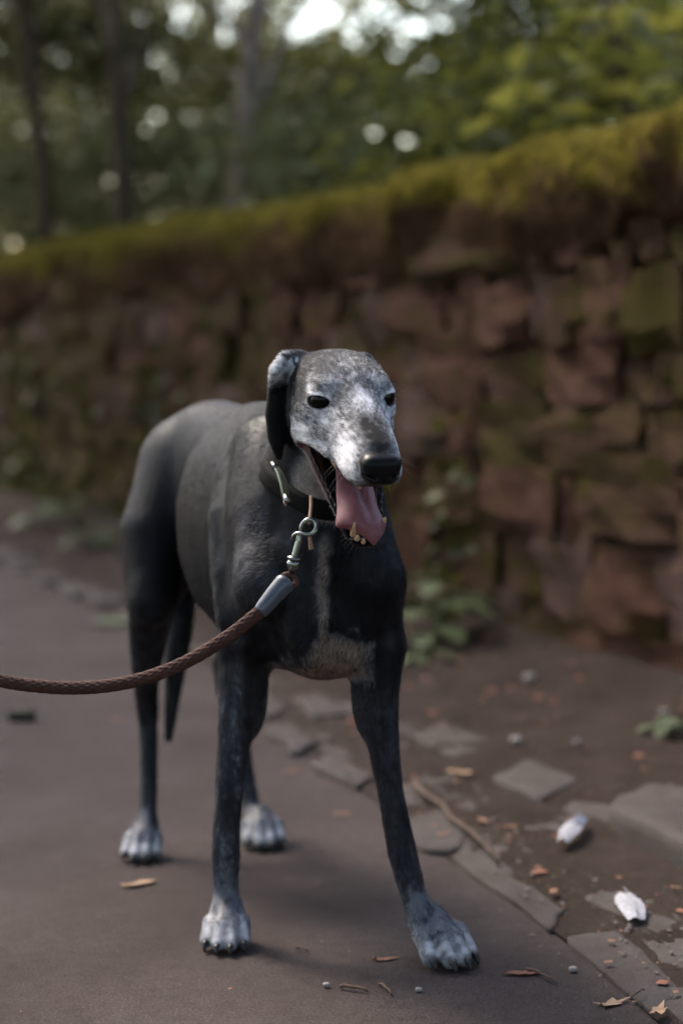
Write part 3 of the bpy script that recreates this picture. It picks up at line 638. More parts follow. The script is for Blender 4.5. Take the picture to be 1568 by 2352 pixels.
def loft(x, v, w, tab, n=2.3, n2=None):
    tab = np.asarray(tab, float); xs = tab[:, 0]
    xc = np.clip(x, xs[0], xs[-1])
    top = smooth_interp(xc, xs, tab[:, 1]); bot = smooth_interp(xc, xs, tab[:, 2]); hw = np.maximum(smooth_interp(xc, xs, tab[:, 3]), .004)
    c = (top+bot)/2; hh = np.maximum((top-bot)/2, .004)
    if n2 is not None: n = np.where(w < c, n2, n)
    q = (np.abs(v/hw)**n + np.abs((w-c)/hh)**n)**(1/n)
    d = (q-1)*np.minimum(hw, hh)*.9
    e = np.maximum(xs[0]-x, x-xs[-1])
    return np.where(e > 0, np.sqrt(np.maximum(d, 0)**2+np.maximum(e, 0)**2)+np.minimum(d, 0)*0, d)
TORSO = [(-.055, .560, .430, .040), (-.03, .600, .395, .064), (.0, .635, .372, .080), (.06, .668, .355, .096), (.15, .686, .350, .108),
         (.25, .688, .362, .118), (.33, .693, .390, .106), (.40, .697, .432, .078), (.46, .700, .462, .070), (.52, .701, .480, .078), (.60, .678, .470, .072), (.66, .630, .48, .050), (.68, .59, .50, .035)]
SKULL = [(-.118, .004, -.034, .018), (-.105, .022, -.045, .037), (-.08, .0325, -.052, .049), (-.05, .0355, -.055, .053), (-.025, .0365, -.057, .0525),
         (-.008, .036, -.059, .0490), (.006, .031, -.061, .0440), (.020, .0245, -.063, .0385), (.036, .018, -.065, .0350), (.055, .012, -.066, .0320), (.080, .005, -.064, .0295),
         (.105, -.002, -.060, .0265), (.120, -.008, -.055, .0235), (.130, -.016, -.048, .019)]
JAW = [(.000, .022, -.032, .040), (.03, .012, -.030, .0435), (.06, .006, -.027, .0395), (.09, .004, -.023, .0330), (.120, .002, -.019, .0262), (.150, .003, -.017, .0205), (.166, .003, -.012, .015)]

EYE_R = .0145
EYES = [np.array([.0005, -.0335, .0025]), np.array([.0005, .0335, .0025])]
EYE_N = [unit((.80, -.60, .08)), unit((.80, .60, .08))]
hd = lambda d: HM @ np.asarray(d, float)
# ---- primitives -------------------------------------------------
# neck
chain([Hp(-.070, 0, -.018), Hp(-.10, -.006, -.06), Bp(.025, -.018, .60), Bp(.10, 0, .585)], [.050*HS, .050, .062, .08], .03)
chain([Hp(-.045, 0, -.062), Hp(-.075, 0, -.115), Bp(-.015, 0, .53)], [.032, .040, .055], .03)
chain([Bp(.03, 0, .63), Bp(.14, 0, .655), Bp(.28, 0, .66)], [.05, .04, .03], .05)
AXB = np.array([BU, BL, [0, 0, 1.]])
# shoulders and upper arms
for sg, el_ in ((-1, D(560, 1490, 2.625)), (1, D(870, 1480, 2.545))):
    sh = 0.02 if sg < 0 else -.02
    q = .036 if sg > 0 else .078
    chain([Bp(.13+sh, .050*sg, .650), Bp(.045+sh, (q-.006)*sg, .56), Bp(-.012+sh, q*sg, .485)], [.03, .042, .044], .024)
    chain([Bp(-.005+sh, q*sg, .485), el_], [.040, .033], .03)
    ell(Bp(.08+sh, (q+.004)*sg, .49), AXB, (.06, .030 if sg < 0 else .022, .10), .03)
# pectorals and breastbone
ell(Bp(-.028, -.042, .440), AXB, (.032, .034, .060), .018)
ell(Bp(-.030, .022, .440), AXB, (.032, .034, .060), .018)
ell(Bp(.02, 0, .395), AXB, (.06, .05, .032), .03)
# front legs: image right / left traced in the picture, each at its own distance
FR = spline([D(562, 1500, 2.615), D(548, 1600, 2.60), D(536, 1720, 2.59), D(524, 1850, 2.585), D(519, 1960, 2.58), D(519, 2060, 2.585), D(519, 2140, 2.560)], 2)
FRr = np.interp(np.arange(len(FR)), np.arange(0, 14, 2), [.037, .0265, .0215, .0180, .0185, .0165, .0180])
chain(FR, FRr, .012)
FL = spline([D(866, 1490, 2.53), D(868, 1600, 2.525), D(880, 1710, 2.52), D(897, 1820, 2.515), D(922, 1950, 2.51), D(948, 2050, 2.51), D(976, 2145, 2.485)], 2)
FLr = np.interp(np.arange(len(FL)), np.arange(0, 14, 2), [.036, .0265, .0205, .0165, .0185, .0172, .0185])
chain(FL, FLr, .012)
# haunches
for sg, st in ((-1, D(352, 1375, 2.93)), (1, Bp(.47, .095, .41))):
    hip = Bp(.55, .055*sg, .60)
    ell(Bp(.575, .055*sg, .520), AXB, (.088, .044, .135), .04)
    chain([hip, (hip+st)/2+BL*.014*sg, st], [.048, .052, .038], .03)
HR = spline([D(350, 1380, 2.94), D(340, 1470, 2.99), D(334, 1580, 3.06), D(340, 1660, 3.085), D(342, 1760, 3.06), D(341, 1860, 3.035), D(333, 1935, 3.005)], 2)
HRr = np.interp(np.arange(len(HR)), np.arange(0, 14, 2), [.036, .0285, .0175, .0150, .0140, .0135, .0165])
chain(HR, HRr, .012)
HLg = spline([Bp(.47, .095, .41), D(522, 1520, 3.13), D(545, 1640, 3.20), D(560, 1760, 3.17), D(580, 1860, 3.14), D(596, 1920, 3.10)], 2)
HLr = np.interp(np.arange(len(HLg)), np.arange(0, 12, 2), [.036, .024, .017, .0150, .0140, .0165])
chain(HLg, HLr, .012)
# tail
TL = spline([Bp(.655, 0, .585), D(432, 1180, 3.20), D(418, 1320, 3.17), D(410, 1450, 3.13), D(398, 1580, 3.10), D(388, 1695, 3.08)], 3)
TLr = np.interp(np.arange(len(TL)), np.arange(0, 18, 3), [.026, .028, .027, .023, .0145, .007])
chain(TL, TLr, .01)
# forms under the skin: shoulder blade, last ribs, forearm, point of hip, stifle, hock
chain([Bp(.16, -.088, .61), Bp(.13, -.108, .56), Bp(.10, -.112, .49), Bp(.085, -.114, .43)], [.010, .016, .018, .014], .022)
chain([Bp(.32, -.080, .61), Bp(.32, -.093, .56), Bp(.305, -.095, .50), Bp(.27, -.086, .44)], [.004, .010, .010, .006], .034)
ell(FR[2]+np.array([.012, .01, .0]), np.eye(3), (.026, .022, .06), .014); ell(FL[2]+np.array([-.008, .01, 0]), np.eye(3), (.026, .022, .06), .014)
ell(FR[8]+np.array([0, .012, -.004]), np.eye(3), (.0165, .014, .020), .008); ell(FL[8]+np.array([0, .012, -.004]), np.eye(3), (.0165, .014, .020), .008)
ell(D(346, 1372, 2.915), np.eye(3), (.022, .018, .034), .02)
chain([D(352, 1440, 2.955), D(350, 1560, 3.04), D(345, 1650, 3.095)], [.013, .009, .010], .010)
# paws
CLAWS = []; TOES = []
def paw(c, fwd, sc=1., up=.03):
    f = unit((fwd[0], fwd[1], 0)); l = np.array([-f[1], f[0], 0]); z = np.array([0, 0, 1.])
    P = lambda a, b, h: np.array([c[0], c[1], 0]) + (f*a + l*b)*sc + z*h*sc
    cone(P(-.012, 0, .036), P(.012, 0, .028), .0180*sc, .0175*sc, .020)
    ell(P(-.002, 0, .0135), np.array([f, l, z]), np.array([.024, .021, .0125])*sc, .006)
    for b, a in ((-.0200, .012), (-.0070, .026), (.0070, .026), (.0200, .012)):
        k = P(a-.004, b*1.05, .029); t = P(a+.017, b*1.16, .0118)
        cone(P(a-.022, b*.6, .034), k, .0090*sc, .0096*sc, .0045)
        cone(k, t, .0096*sc, .0090*sc, .0028)
        TOES.append((P(a-.026, b*.7, .036), k, t)); CLAWS.append((P(a+.023, b*1.17, .0125), P(a+.034, b*1.2, .004), .0042*sc))
PAWS = [(G(522, 2168), (-.03, -1), 1.06), (G(1004, 2203), (.40, -.9), 1.24), (G(331, 1966), (-.05, -1), 1.04), (G(600, 1938), (.15, -1), 1.12)]
for c, f_, s_ in PAWS: paw(c, f_, s_)
# skull details
AXH = np.array([HF, HL, HU])
for sg in (-1, 1):
    ell(Hp(-.034, .044*sg, -.016), AXH, np.array([.034, .0125, .015])*HS, .012)      # cheekbone
    ell(Hp(-.046, .040*sg, -.044), AXH, np.array([.026, .014, .024])*HS, .014)       # jaw muscle
    ell(Hp(-.006, .030*sg, .0205), AXH, np.array([.018, .0120, .0075])*HS, .018)
    ell(Hp(*EYES[0 if sg < 0 else 1]), AXH, np.array([1, 1, 1])*.0164*HS, .007)      # lids over the eyeball     # brow
    ell(Hp(.090, .0205*sg, -.044), AXH, np.array([.030, .0085, .015])*HS, .010)      # whisker pad
    # folds round the corner of the mouth
    chain([Hp(-.046, .0520*sg, -.052), Hp(-.030, .0508*sg, -.0405), Hp(.000, .0440*sg, -.0325), Hp(.026, .0345*sg, -.030)], [.0035, .0055, .0052, .0030], .008)
    chain([Hp(-.034, .0500*sg, -.056), Hp(-.018, .0485*sg, -.0480), Hp(.008, .0425*sg, -.0455), Hp(.034, .0345*sg, -.0480)], [.0028, .0042, .0042, .0028], .008)
# ears folded back: base, fold, hanging flap
ear_pts = [D(686, 823, 2.435), D(658, 829, 2.425), D(639, 853, 2.415), D(634, 895, 2.42), D(630, 950, 2.43), D(634, 1005, 2.44), D(640, 1048, 2.45)]
ear_loc = [to_head(p[None])[0] for p in ear_pts]
ear_r = [.0105, .0125, .0115, .0095, .0115, .0105, .005]
chain(ear_pts, ear_r, .008)
inner = [D(662, 880, 2.43), D(650, 940, 2.44), D(648, 1000, 2.45)]
chain(inner, [.010, .011, .008], .012)
far_ear = [Hp(q[0]-.016, -q[1]*.76, q[2]-.010) for q in ear_loc]
chain(far_ear, ear_r, .008)

def f_head(P):
    q = to_head(P); u, v, w = q[:, 0], q[:, 1], q[:, 2]
    a = loft(u, v, w, SKULL, np.interp(u, [-.06, .03], [2.75, 2.2]), 3.2)
    # nose bulge
    rb = np.abs(q-np.array([.1285, 0, -.0325])); tap = 1+ (w+.0325)*9
    rb = rb/np.c_[np.ones(len(q)), np.clip(tap, .75, 1.1), np.ones(len(q))]
    rb = rb-(np.array([.0125, .0205, .0165])-.0112)
    a = smin(a, np.linalg.norm(np.maximum(rb, 0), axis=1)+np.minimum(rb.max(1), 0)-.0112, .0035)
    # hollow of the mouth under the muzzle
    m = f_ell(q, np.array([.050, 0, -.070]), np.eye(3), np.array([.068, .0255, .032]))
    a = smax(a, -m, .004)
    j = to_jaw(q); b = loft(j[:, 0], j[:, 1], j[:, 2], JAW, 2.8, np.interp(j[:, 0], [.10, .15], [1.35, 2.2]))
    hj = smooth_interp(np.clip(j[:, 0], 0, .166), np.array([r[0] for r in JAW]), np.array([r[3] for r in JAW]))
    tr = np.maximum.reduce([np.abs(v)-(hj-.0045), -.011-j[:, 2], j[:, 0]-.156, -.01-j[:, 0]])
    b = smax(b, -tr, .0035)
    return a*HS, b*HS
def eye_axes(c, n):
    ax0 = unit(np.cross(n, (0, 0, 1))); up = np.cross(ax0, n)
    if up[2] < 0: up = -up
    tl = np.sign(c[1])*.10
    return np.array([ax0*math.cos(tl)+up*math.sin(tl), -ax0*math.sin(tl)+up*math.cos(tl), n])
def f_detail(P):                               # sockets, nostrils, stop groove
    q = to_head(P); cuts = []
    for c, n in zip(EYES, EYE_N):
        ax0 = unit(np.cross(n, (0, 0, 1))); up = np.cross(ax0, n)
        if up[2] < 0: up = -up
        tilt = np.sign(c[1])*.10
        A = np.array([ax0*math.cos(tilt)+up*math.sin(tilt), -ax0*math.sin(tilt)+up*math.cos(tilt), n])
        cuts.append((f_ell(q, c+n*.0140, A, np.array([.0150, .0070, .012]))*HS, .0018))
    for sg in (-1, 1):
        cuts.append((f_ell(q, np.array([.1420, .0092*sg, -.0385]), np.eye(3), np.array([.007, .0034, .0026]))*HS, .002))
        cuts.append((f_ell(q, np.array([.138, .0165*sg, -.0365]), np.eye(3), np.array([.007, .008, .0016]))*HS, .002))
    for sg in (-1, 1):
        cuts.append((f_cone(q, np.array([-.024, .0500*sg, -.0600]), np.array([.022, .0420*sg, -.076]), .0065, .0125)*HS, .002))
    cuts.append((f_ell(q, np.array([.141, 0, -.046]), np.eye(3), np.array([.006, .0010, .010]))*HS, .002))
    return cuts
def f_torso(P):
    d = P-B0; return loft(d@BU, d@BL, d[:, 2], TORSO, 2.2)
def sdf(P, lo=None, hi=None):
    if lo is None: lo, hi = P.min(0), P.max(0)
    a = f_torso(P)
    near_head = (np.linalg.norm(np.maximum(0, np.maximum(lo-H0, H0-hi))) < .27)
    heads = None
    if near_head: ha, hb = f_head(P)
    first = True
    for kind, dat, k, c, r in PR:
        g = np.linalg.norm(np.maximum(0, np.maximum(lo-c, c-hi)))
        if g > r+.05: continue
        d = f_cone(P, *dat) if kind == 'c' else f_chain(P, *dat) if kind == 'g' else f_ell(P, *dat)
        a = smin(a, d, k)
    if near_head:
        a = smin(a, ha, .010); a = smin(a, hb, .012)
        # keep the gape open: carve the space between the lips back to the mouth corner
        q = to_head(P); 
        ang = np.arctan2(-(q[:, 2]+.0515), q[:, 0]+.032); rr = np.hypot(q[:, 0]+.032, q[:, 2]+.0515)
        wd = np.where(rr > 0, (np.abs(ang-.40)-.235)*rr, 0)
        wd = smax(wd, np.abs(q[:, 1])-.06, .004); wd = np.maximum(wd, .007-rr)
        a = smax(a, -wd*HS, .004)
        for d, k in f_detail(P): a = smax(a, -d, k)
    return np.maximum(a, .0012-P[:, 2])

def grid_axis(lo, hi, flo, fhi, c, f):
    a = np.arange(flo, lo, -c)[::-1] if flo > lo else np.array([flo])
    m = np.arange(flo, fhi, f); b = np.arange(fhi, hi+c, c)
    x = np.unique(np.round(np.r_[a, m, b], 6)); keep = np.r_[True, np.diff(x) > f*.4]
    return x[keep]
def build_body():
    FX = DOG_FINE
    X = grid_axis(-.46, .24, -.10, .115, .0040, FX); Y = grid_axis(2.16, 3.34, 2.175, 2.47, .0042, FX); Z = grid_axis(-.01, .83, .535, .80, .0042, FX)
    nb = 10; shp = (len(X), len(Y), len(Z))
    vol = np.full(shp, .1, np.float32)
    # coarse classification by blocks
    bx = range(0, shp[0], nb); by = range(0, shp[1], nb); bz = range(0, shp[2], nb)
    ctr = []; blk = []
    for i in bx:
        for j in by:
            for k in bz:
                i1, j1, k1 = min(i+nb, shp[0]-1), min(j+nb, shp[1]-1), min(k+nb, shp[2]-1)
                lo = np.array([X[i], Y[j], Z[k]]); hi = np.array([X[i1], Y[j1], Z[k1]])
                ctr.append((lo+hi)/2); blk.append((i, j, k, lo, hi))
    ctr = np.array(ctr); cv = np.zeros(len(ctr))
    order = np.arange(len(ctr))
    for s in range(0, len(ctr), 400):
        cv[s:s+400] = sdf(ctr[s:s+400])
    for n, (i, j, k, lo, hi) in enumerate(blk):
        dg = np.linalg.norm(hi-lo)/2
        i1, j1, k1 = min(i+nb, shp[0]), min(j+nb, shp[1]), min(k+nb, shp[2])
        if abs(cv[n]) > dg*1.7+.006:
            vol[i:i1, j:j1, k:k1] = cv[n]; continue
        g = np.stack(np.meshgrid(X[i:i1], Y[j:j1], Z[k:k1], indexing='ij'), -1).reshape(-1, 3)
        vol[i:i1, j:j1, k:k1] = sdf(g, lo, hi).reshape(i1-i, j1-j, k1-k)
    # surface nets
    S = vol < 0
    cell = np.zeros((shp[0]-1, shp[1]-1, shp[2]-1), np.uint8)
    for dx in (0, 1):
        for dy in (0, 1):
            for dz in (0, 1): cell += S[dx:shp[0]-1+dx, dy:shp[1]-1+dy, dz:shp[2]-1+dz]
    act = (cell > 0) & (cell < 8); idx = np.argwhere(act)
    vid = np.full(act.shape, -1, np.int32); vid[tuple(idx.T)] = np.arange(len(idx))
    acc = np.zeros((len(idx), 3)); cnt = np.zeros(len(idx))
    cor = [(a, b, c) for a in (0, 1) for b in (0, 1) for c in (0, 1)]
    val = {c: vol[idx[:, 0]+c[0], idx[:, 1]+c[1], idx[:, 2]+c[2]].astype(float) for c in cor}
    for a in cor:
        for ax in range(3):
            if a[ax]: continue
            b = list(a); b[ax] = 1; b = tuple(b)
            va, vb = val[a], val[b]; m = (va < 0) != (vb < 0)
            t = np.where(m, va/np.where(m, va-vb, 1), 0)
            p = np.tile(np.array(a, float), (len(idx), 1)); p[:, ax] = t
            acc[m] += p[m]; cnt[m] += 1
    fr = acc/cnt[:, None]
    V = np.zeros((len(idx), 3))
    for ax, A in enumerate((X, Y, Z)):
        V[:, ax] = A[idx[:, ax]] + fr[:, ax]*(A[idx[:, ax]+1]-A[idx[:, ax]])
    Q = []
    for ax in range(3):
        o1, o2 = [(1, 2), (2, 0), (0, 1)][ax]
        s0 = [slice(None)]*3; s1 = [slice(None)]*3
        s0[ax] = slice(0, shp[ax]-1); s1[ax] = slice(1, shp[ax])
        e = S[tuple(s0)] != S[tuple(s1)]; ee = np.argwhere(e)
        ok = (ee[:, o1] > 0) & (ee[:, o2] > 0) & (ee[:, o1] < shp[o1]-1) & (ee[:, o2] < shp[o2]-1); ee = ee[ok]
        fl = S[tuple(s0)][tuple(ee.T)]
        def at(d1, d2):
            q = ee.copy(); q[:, o1] -= d1; q[:, o2] -= d2; return vid[tuple(q.T)]
        q = np.c_[at(1, 1), at(0, 1), at(0, 0), at(1, 0)]
        q[~fl] = q[~fl][:, ::-1]; Q.append(q)
    Q = np.vstack(Q)
    # relax a little and pull back to the surface
    E = np.vstack([Q[:, [0, 1]], Q[:, [1, 2]], Q[:, [2, 3]], Q[:, [3, 0]]])
    deg = np.bincount(E.ravel(), minlength=len(V))[:, None]
    for it in range(3):
        A = np.zeros_like(V)
        for c in range(3):
            A[:, c] = np.bincount(E[:, 0], V[E[:, 1], c], len(V)) + np.bincount(E[:, 1], V[E[:, 0], c], len(V))
        V = V*.5 + .5*A/np.maximum(deg, 1)
    return V, Q

DOG_FINE = .0017
N_FUR_HEAD, N_FUR_BODY = 115000, 150000
DV, DQ = build_body()
print('dog mesh', len(DV), len(DQ), round(time.time()-T0, 1))

# ---- coat: how grey the hair is, with some sheen, sky tint and shade painted in
def gs(q, c, s): return np.exp(-.5*(((q-np.array(c))/np.array(s))**2).sum(1))
NOSE_C = np.array([.133, 0, -.033])
def coat(P):
    q = to_head(P); u, v, w = q[:, 0], q[:, 1], q[:, 2]; av = np.abs(v)
    qa = np.c_[u, av, w]
    inhead = np.clip((u+.105)/.05, 0, 1)*np.clip((w+.085)/.03, 0, 1)
    n1 = vnoise(P*150, 3, 2); n2 = vnoise(P*60, 5, 2)
    g = .085*np.ones(len(P))
    g += .045*np.clip((w-.02)/.02, 0, 1)
    g += .44*gs(qa, (.004, .027, .021), (.010, .008, .007))           # brows
    g += .75*gs(qa, (.005, .039, .0120), (.012, .008, .0022))         # pale lashes over the eye
    g += .34*gs(qa, (-.014, .040, .016), (.010, .009, .006))
    g += .13*gs(qa, (-.012, .0, .034), (.030, .010, .02))             # forehead
    g += .30*gs(qa, (.022, .034, -.010), (.016, .014, .010))          # below and before the eyes
    g += .18*gs(qa, (-.006, .046, -.020), (.020, .012, .010))
    g += .50*gs(qa, (.042, .002, .016), (.016, .0065, .02))            # bridge
    g += .26*gs(qa, (.045, .024, -.010), (.028, .016, .02))
    g += .78*gs(qa, (.090, .026, -.028), (.022, .012, .013))          # muzzle sides
    g += .40*gs(qa, (.062, .032, -.048), (.030, .014, .012))
    g += .55*gs(qa, (-.012, .049, -.043), (.034, .012, .0085))         # mouth fold
    g += .30*gs(qa, (-.020, .050, -.054), (.014, .010, .008))
    g -= np.clip(.20+.25*n1, .0, .6)*gs(qa, (.106, .002, -.003), (.017, .0065, .012))          # dark nose bridge
    g -= np.clip(.10+.25*n1, .0, .6)*gs(qa, (.078, .005, .005), (.012, .0055, .012))
    g -= .14*gs(qa, (-.03, .05, -.006), (.020, .012, .014))
    g += .17*gs(qa, (-.010, .048, -.018), (.030, .014, .018))
    g -= .22*gs(qa, (.012, .040, -.028), (.014, .010, .005))  # shade of the hollow under the eye, painted into the coat
    g = np.where(g > .16, .16+(g-.16)*1.15, g)
    stk = vnoise(np.c_[u*95, v*340, w*340], 71, 2); stk2 = vnoise(np.c_[u*45, v*120, w*120], 72, 2)
    g = g + (.52*stk + .15*stk2)*np.clip(g*1.7, .14, .75)
    g = np.clip(g + .20*n1*np.clip(g*1.8, .12, 1) + .10*n2*np.clip(g*2, .2, 1), .015, 1)*inhead
    jq = to_jaw(q)
    td = np.minimum(f_cone(q, np.array([.055, 0, -.118]), np.array([-.020, 0, -.098]), .036, .052), f_cone(q, np.array([-.020, 0, -.098]), np.array([-.058, 0, -.108]), .052, .050))
    thr = np.clip(1-td/.012, 0, 1)*np.clip((.0015-jq[:, 2])/.006, 0, 1)*np.clip((u+.060+.5*np.maximum(0, -.055-w))/.03, 0, 1)
    g = np.maximum(g, (.46+.12*n1)*thr)
    brown = .75*thr*np.clip((-.060-w)/.02, 0, 1)
    # ears: pale fold, dark flap
    ed = np.full(len(P), 9.); ef = np.full(len(P), 9.)
    for sgn in (1, -1):
        pts = ear_pts if sgn > 0 else far_ear
        for i in (1, 2): ef = np.minimum(ef, f_cone(P, pts[i], pts[i+1], ear_r[i], ear_r[i+1]))
        for i in (0, 3, 4, 5): ed = np.minimum(ed, f_cone(P, pts[i], pts[i+1], ear_r[i], ear_r[i+1]))
    for i in range(2): ed = np.minimum(ed, f_cone(P, inner[i], inner[i+1], .010, .010))
    g = np.where(ed < .004, np.where(q[:, 2] > .012, .09+.06*n1, .010), g)
    g = np.where((ef < .004) & (ef < ed+.003*n1), np.clip(.48+.35*n1, .05, 1)*np.clip((q[:, 2]+.006+.006*n2)/.016, 0, 1), g)
    # body
    d = P-B0; s, t, z = d@BU, d@BL, d[:, 2]
    body = 1-np.clip(np.maximum(inhead, thr)*1.6, 0, 1)
    bg_ = .013+.003*n2
    bg_ = bg_ + .034*np.clip((z-.58)/.10, 0, 1)*np.clip((s-.15)/.2, 0, 1)  # paler upper back: its soft grey sheen is painted in
    for c, f_, s_ in PAWS:
        pd = np.hypot(P[:, 0]-c[0], P[:, 1]-c[1])
        bg_ = bg_ + (.10+.16*n1)*np.clip((.055-z)/.03, 0, 1)*(pd < .09) + .10*np.clip((.15-z)/.12, 0, 1)*(pd < .12)
    for t_ in TOES:
        m_ = np.linalg.norm(P-t_[1], axis=1) < .06
        if not m_.any(): continue
        Q_ = P[m_]; ax_ = t_[2]-t_[0]; tt = np.clip(((Q_-t_[0])@ax_)/(ax_@ax_), 0, 1); c_ = t_[0]+tt[:, None]*ax_
        lat = np.hypot(Q_[:, 0]-c_[:, 0], Q_[:, 1]-c_[:, 1])
        bg_[m_] = np.maximum(bg_[m_], (.58+.35*n1[m_])*np.clip(1.5-lat/.0075, 0, 1)*np.clip(1.3+n2[m_], 0, 1)*np.clip(tt*2.2-.1, 0, 1)*np.clip((Q_[:, 2]-.007)/.006, 0, 1))
    leg = np.clip((.38-z)/.05, 0, 1)*(s < .25)
    bg_ = bg_ + .045*leg*np.clip(.8+n1, 0, 1.6)
    st_ = vnoise(np.c_[P[:, 0]*90, P[:, 1]*90, P[:, 2]*22], 61, 2)
    bg_ = bg_ + .11*np.clip(st_+.25, 0, 1)*np.clip((.60-z)/.08, 0, 1)*np.clip((.22-s)/.08, 0, 1)*np.clip(np.abs(t)/.05-.9, 0, 1)
    bg_ = bg_ + .08*np.clip(st_+.35, 0, 1)*(s > .36)*np.clip((.44-z)/.06, 0, 1)  # sheen on the hind legs, painted as pale streaks
    patch = np.clip(1.25+.35*n1-(np.abs((t+.010+.008*n2)/.046)**2+np.clip((z-.395+.008*n2)/.030, 0, 9)**2), 0, 1)*(s < .16)*np.clip((z-.352)/.012, 0, 1)
    stripe = np.exp(-.5*((t+.036+.004*n2)/.0046)**2)*np.clip((z-.37)/.03, 0, 1)*np.clip((.56-z)/.03, 0, 1)*(s < .03)*.8
    pb = np.clip(patch+stripe, 0, 1)
    bg_ = np.maximum(bg_, .44*pb*(1+.4*n1)); 
    br = np.clip(pb*1.2, 0, 1)
    global COOL; COOL = body*(1-np.clip(pb, 0, 1))*np.clip(1.3-bg_*4, .15, 1)  # where the blue cast of the sky is tinted into the hair
    G_ = np.clip(g*(1-body)+bg_*body, 0, 1); BRN = np.clip(brown*(1-body)+br*body, 0, 1)
    # bare skin: nose, lips, eyelids, mouth lining
    rb = np.abs(q-np.array([.1285, 0, -.0325]))/np.c_[np.ones(len(q)), np.clip(1+(w+.0325)*9, .75, 1.1), np.ones(len(q))]-(np.array([.0125, .0205, .0165])-.0112)
    nose = (np.linalg.norm(np.maximum(rb, 0), axis=1)+np.minimum(rb.max(1), 0)-.0112 < .0016) & (u > .1205) & (w < -.0125)
    lid = np.zeros(len(P), bool)
    for c, n in zip(EYES, EYE_N): lid |= f_ell(q, c+n*.0140, eye_axes(c, n), np.array([.0160, .0078, .014])) < 0
    return G_, BRN, nose, lid
def to_rgb(G_, BRN):
    dark = np.array([.0028, .0028, .0036]); white = np.array([.93, .92, .96]); tan = np.array([.50, .385, .32])
    W = white[None]*(1-BRN[:, None])+tan[None]*BRN[:, None]
    W = W*(1+COOL[:, None]*np.array([-.16, -.08, .10]))
    return dark[None]*(1-G_[:, None])+W*G_[:, None]
# normals
def vnormals(V, Q):
    n = np.cross(V[Q[:, 2]]-V[Q[:, 0]], V[Q[:, 3]]-V[Q[:, 1]]); N = np.zeros_like(V)
    for c in range(3):
        for k in range(4): N[:, c] += np.bincount(Q[:, k], n[:, c], len(V))
    return N/(np.linalg.norm(N, axis=1)[:, None]+1e-12)
DN = vnormals(DV, DQ)
cg, cb, cnose, clid = coat(DV); qh = to_head(DV)
qh = to_head(DV); jq_ = to_jaw(qh)
inhd0 = (qh[:, 0] > -.13) & (qh[:, 2] > -.2)
col = to_rgb(np.where(cg > .3, cg*.85, np.where(inhd0 | (cg > .12), cg*.75, cg*.3)), cb)
inhd = (qh[:, 0] > -.13) & (qh[:, 2] > -.2)
rough = np.where(inhd, .85, .46)
# mouth lining: surfaces that face into the gape
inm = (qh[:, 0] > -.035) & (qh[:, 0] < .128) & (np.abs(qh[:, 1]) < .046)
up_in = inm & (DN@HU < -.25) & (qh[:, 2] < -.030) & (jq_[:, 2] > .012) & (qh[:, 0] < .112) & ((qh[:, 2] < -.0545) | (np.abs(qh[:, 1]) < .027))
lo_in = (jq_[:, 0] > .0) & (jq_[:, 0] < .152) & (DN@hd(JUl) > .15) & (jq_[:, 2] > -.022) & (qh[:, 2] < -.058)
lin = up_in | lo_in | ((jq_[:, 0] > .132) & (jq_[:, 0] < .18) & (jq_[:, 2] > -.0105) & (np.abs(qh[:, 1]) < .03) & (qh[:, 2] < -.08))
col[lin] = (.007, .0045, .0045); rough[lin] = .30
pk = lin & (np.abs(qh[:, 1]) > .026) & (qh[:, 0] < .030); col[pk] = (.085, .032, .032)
col[clid] = col[clid]*.25; 
col[cnose] = (.0060, .0058, .0068); rough[cnose] = .40
bare = lin | cnose | clid

m_coat, nt, b = mat_new('coat')
at_ = nt.nodes.new('ShaderNodeAttribute'); at_.attribute_name = 'coat'
ar_ = nt.nodes.new('ShaderNodeAttribute'); ar_.attribute_name = 'gloss'
nt.links.new(at_.outputs['Color'], b.inputs['Base Color']); nt.links.new(ar_.outputs['Fac'], b.inputs['Roughness'])
b.inputs['Specular IOR Level'].default_value = .14
bump(nt, b, noise(nt, 700, 3, .6, pos(nt)), .2, .0008)
dog_me = fast_mesh('dog', DV-B0, DQ, m_coat); dog_me.shade_smooth()
a = dog_me.color_attributes.new('coat', 'FLOAT_COLOR', 'POINT'); a.data.foreach_set('color', np.c_[col, np.ones(len(col))].astype(np.float32).ravel())
a = dog_me.attributes.new('gloss', 'FLOAT', 'POINT'); a.data.foreach_set('value', rough.astype(np.float32))
dog = bpy.data.objects.new('dog', dog_me); dog.location = B0; COL.objects.link(dog)
tag(dog, 'slender black greyhound with a greying white face and open mouth standing on the path', 'dog')

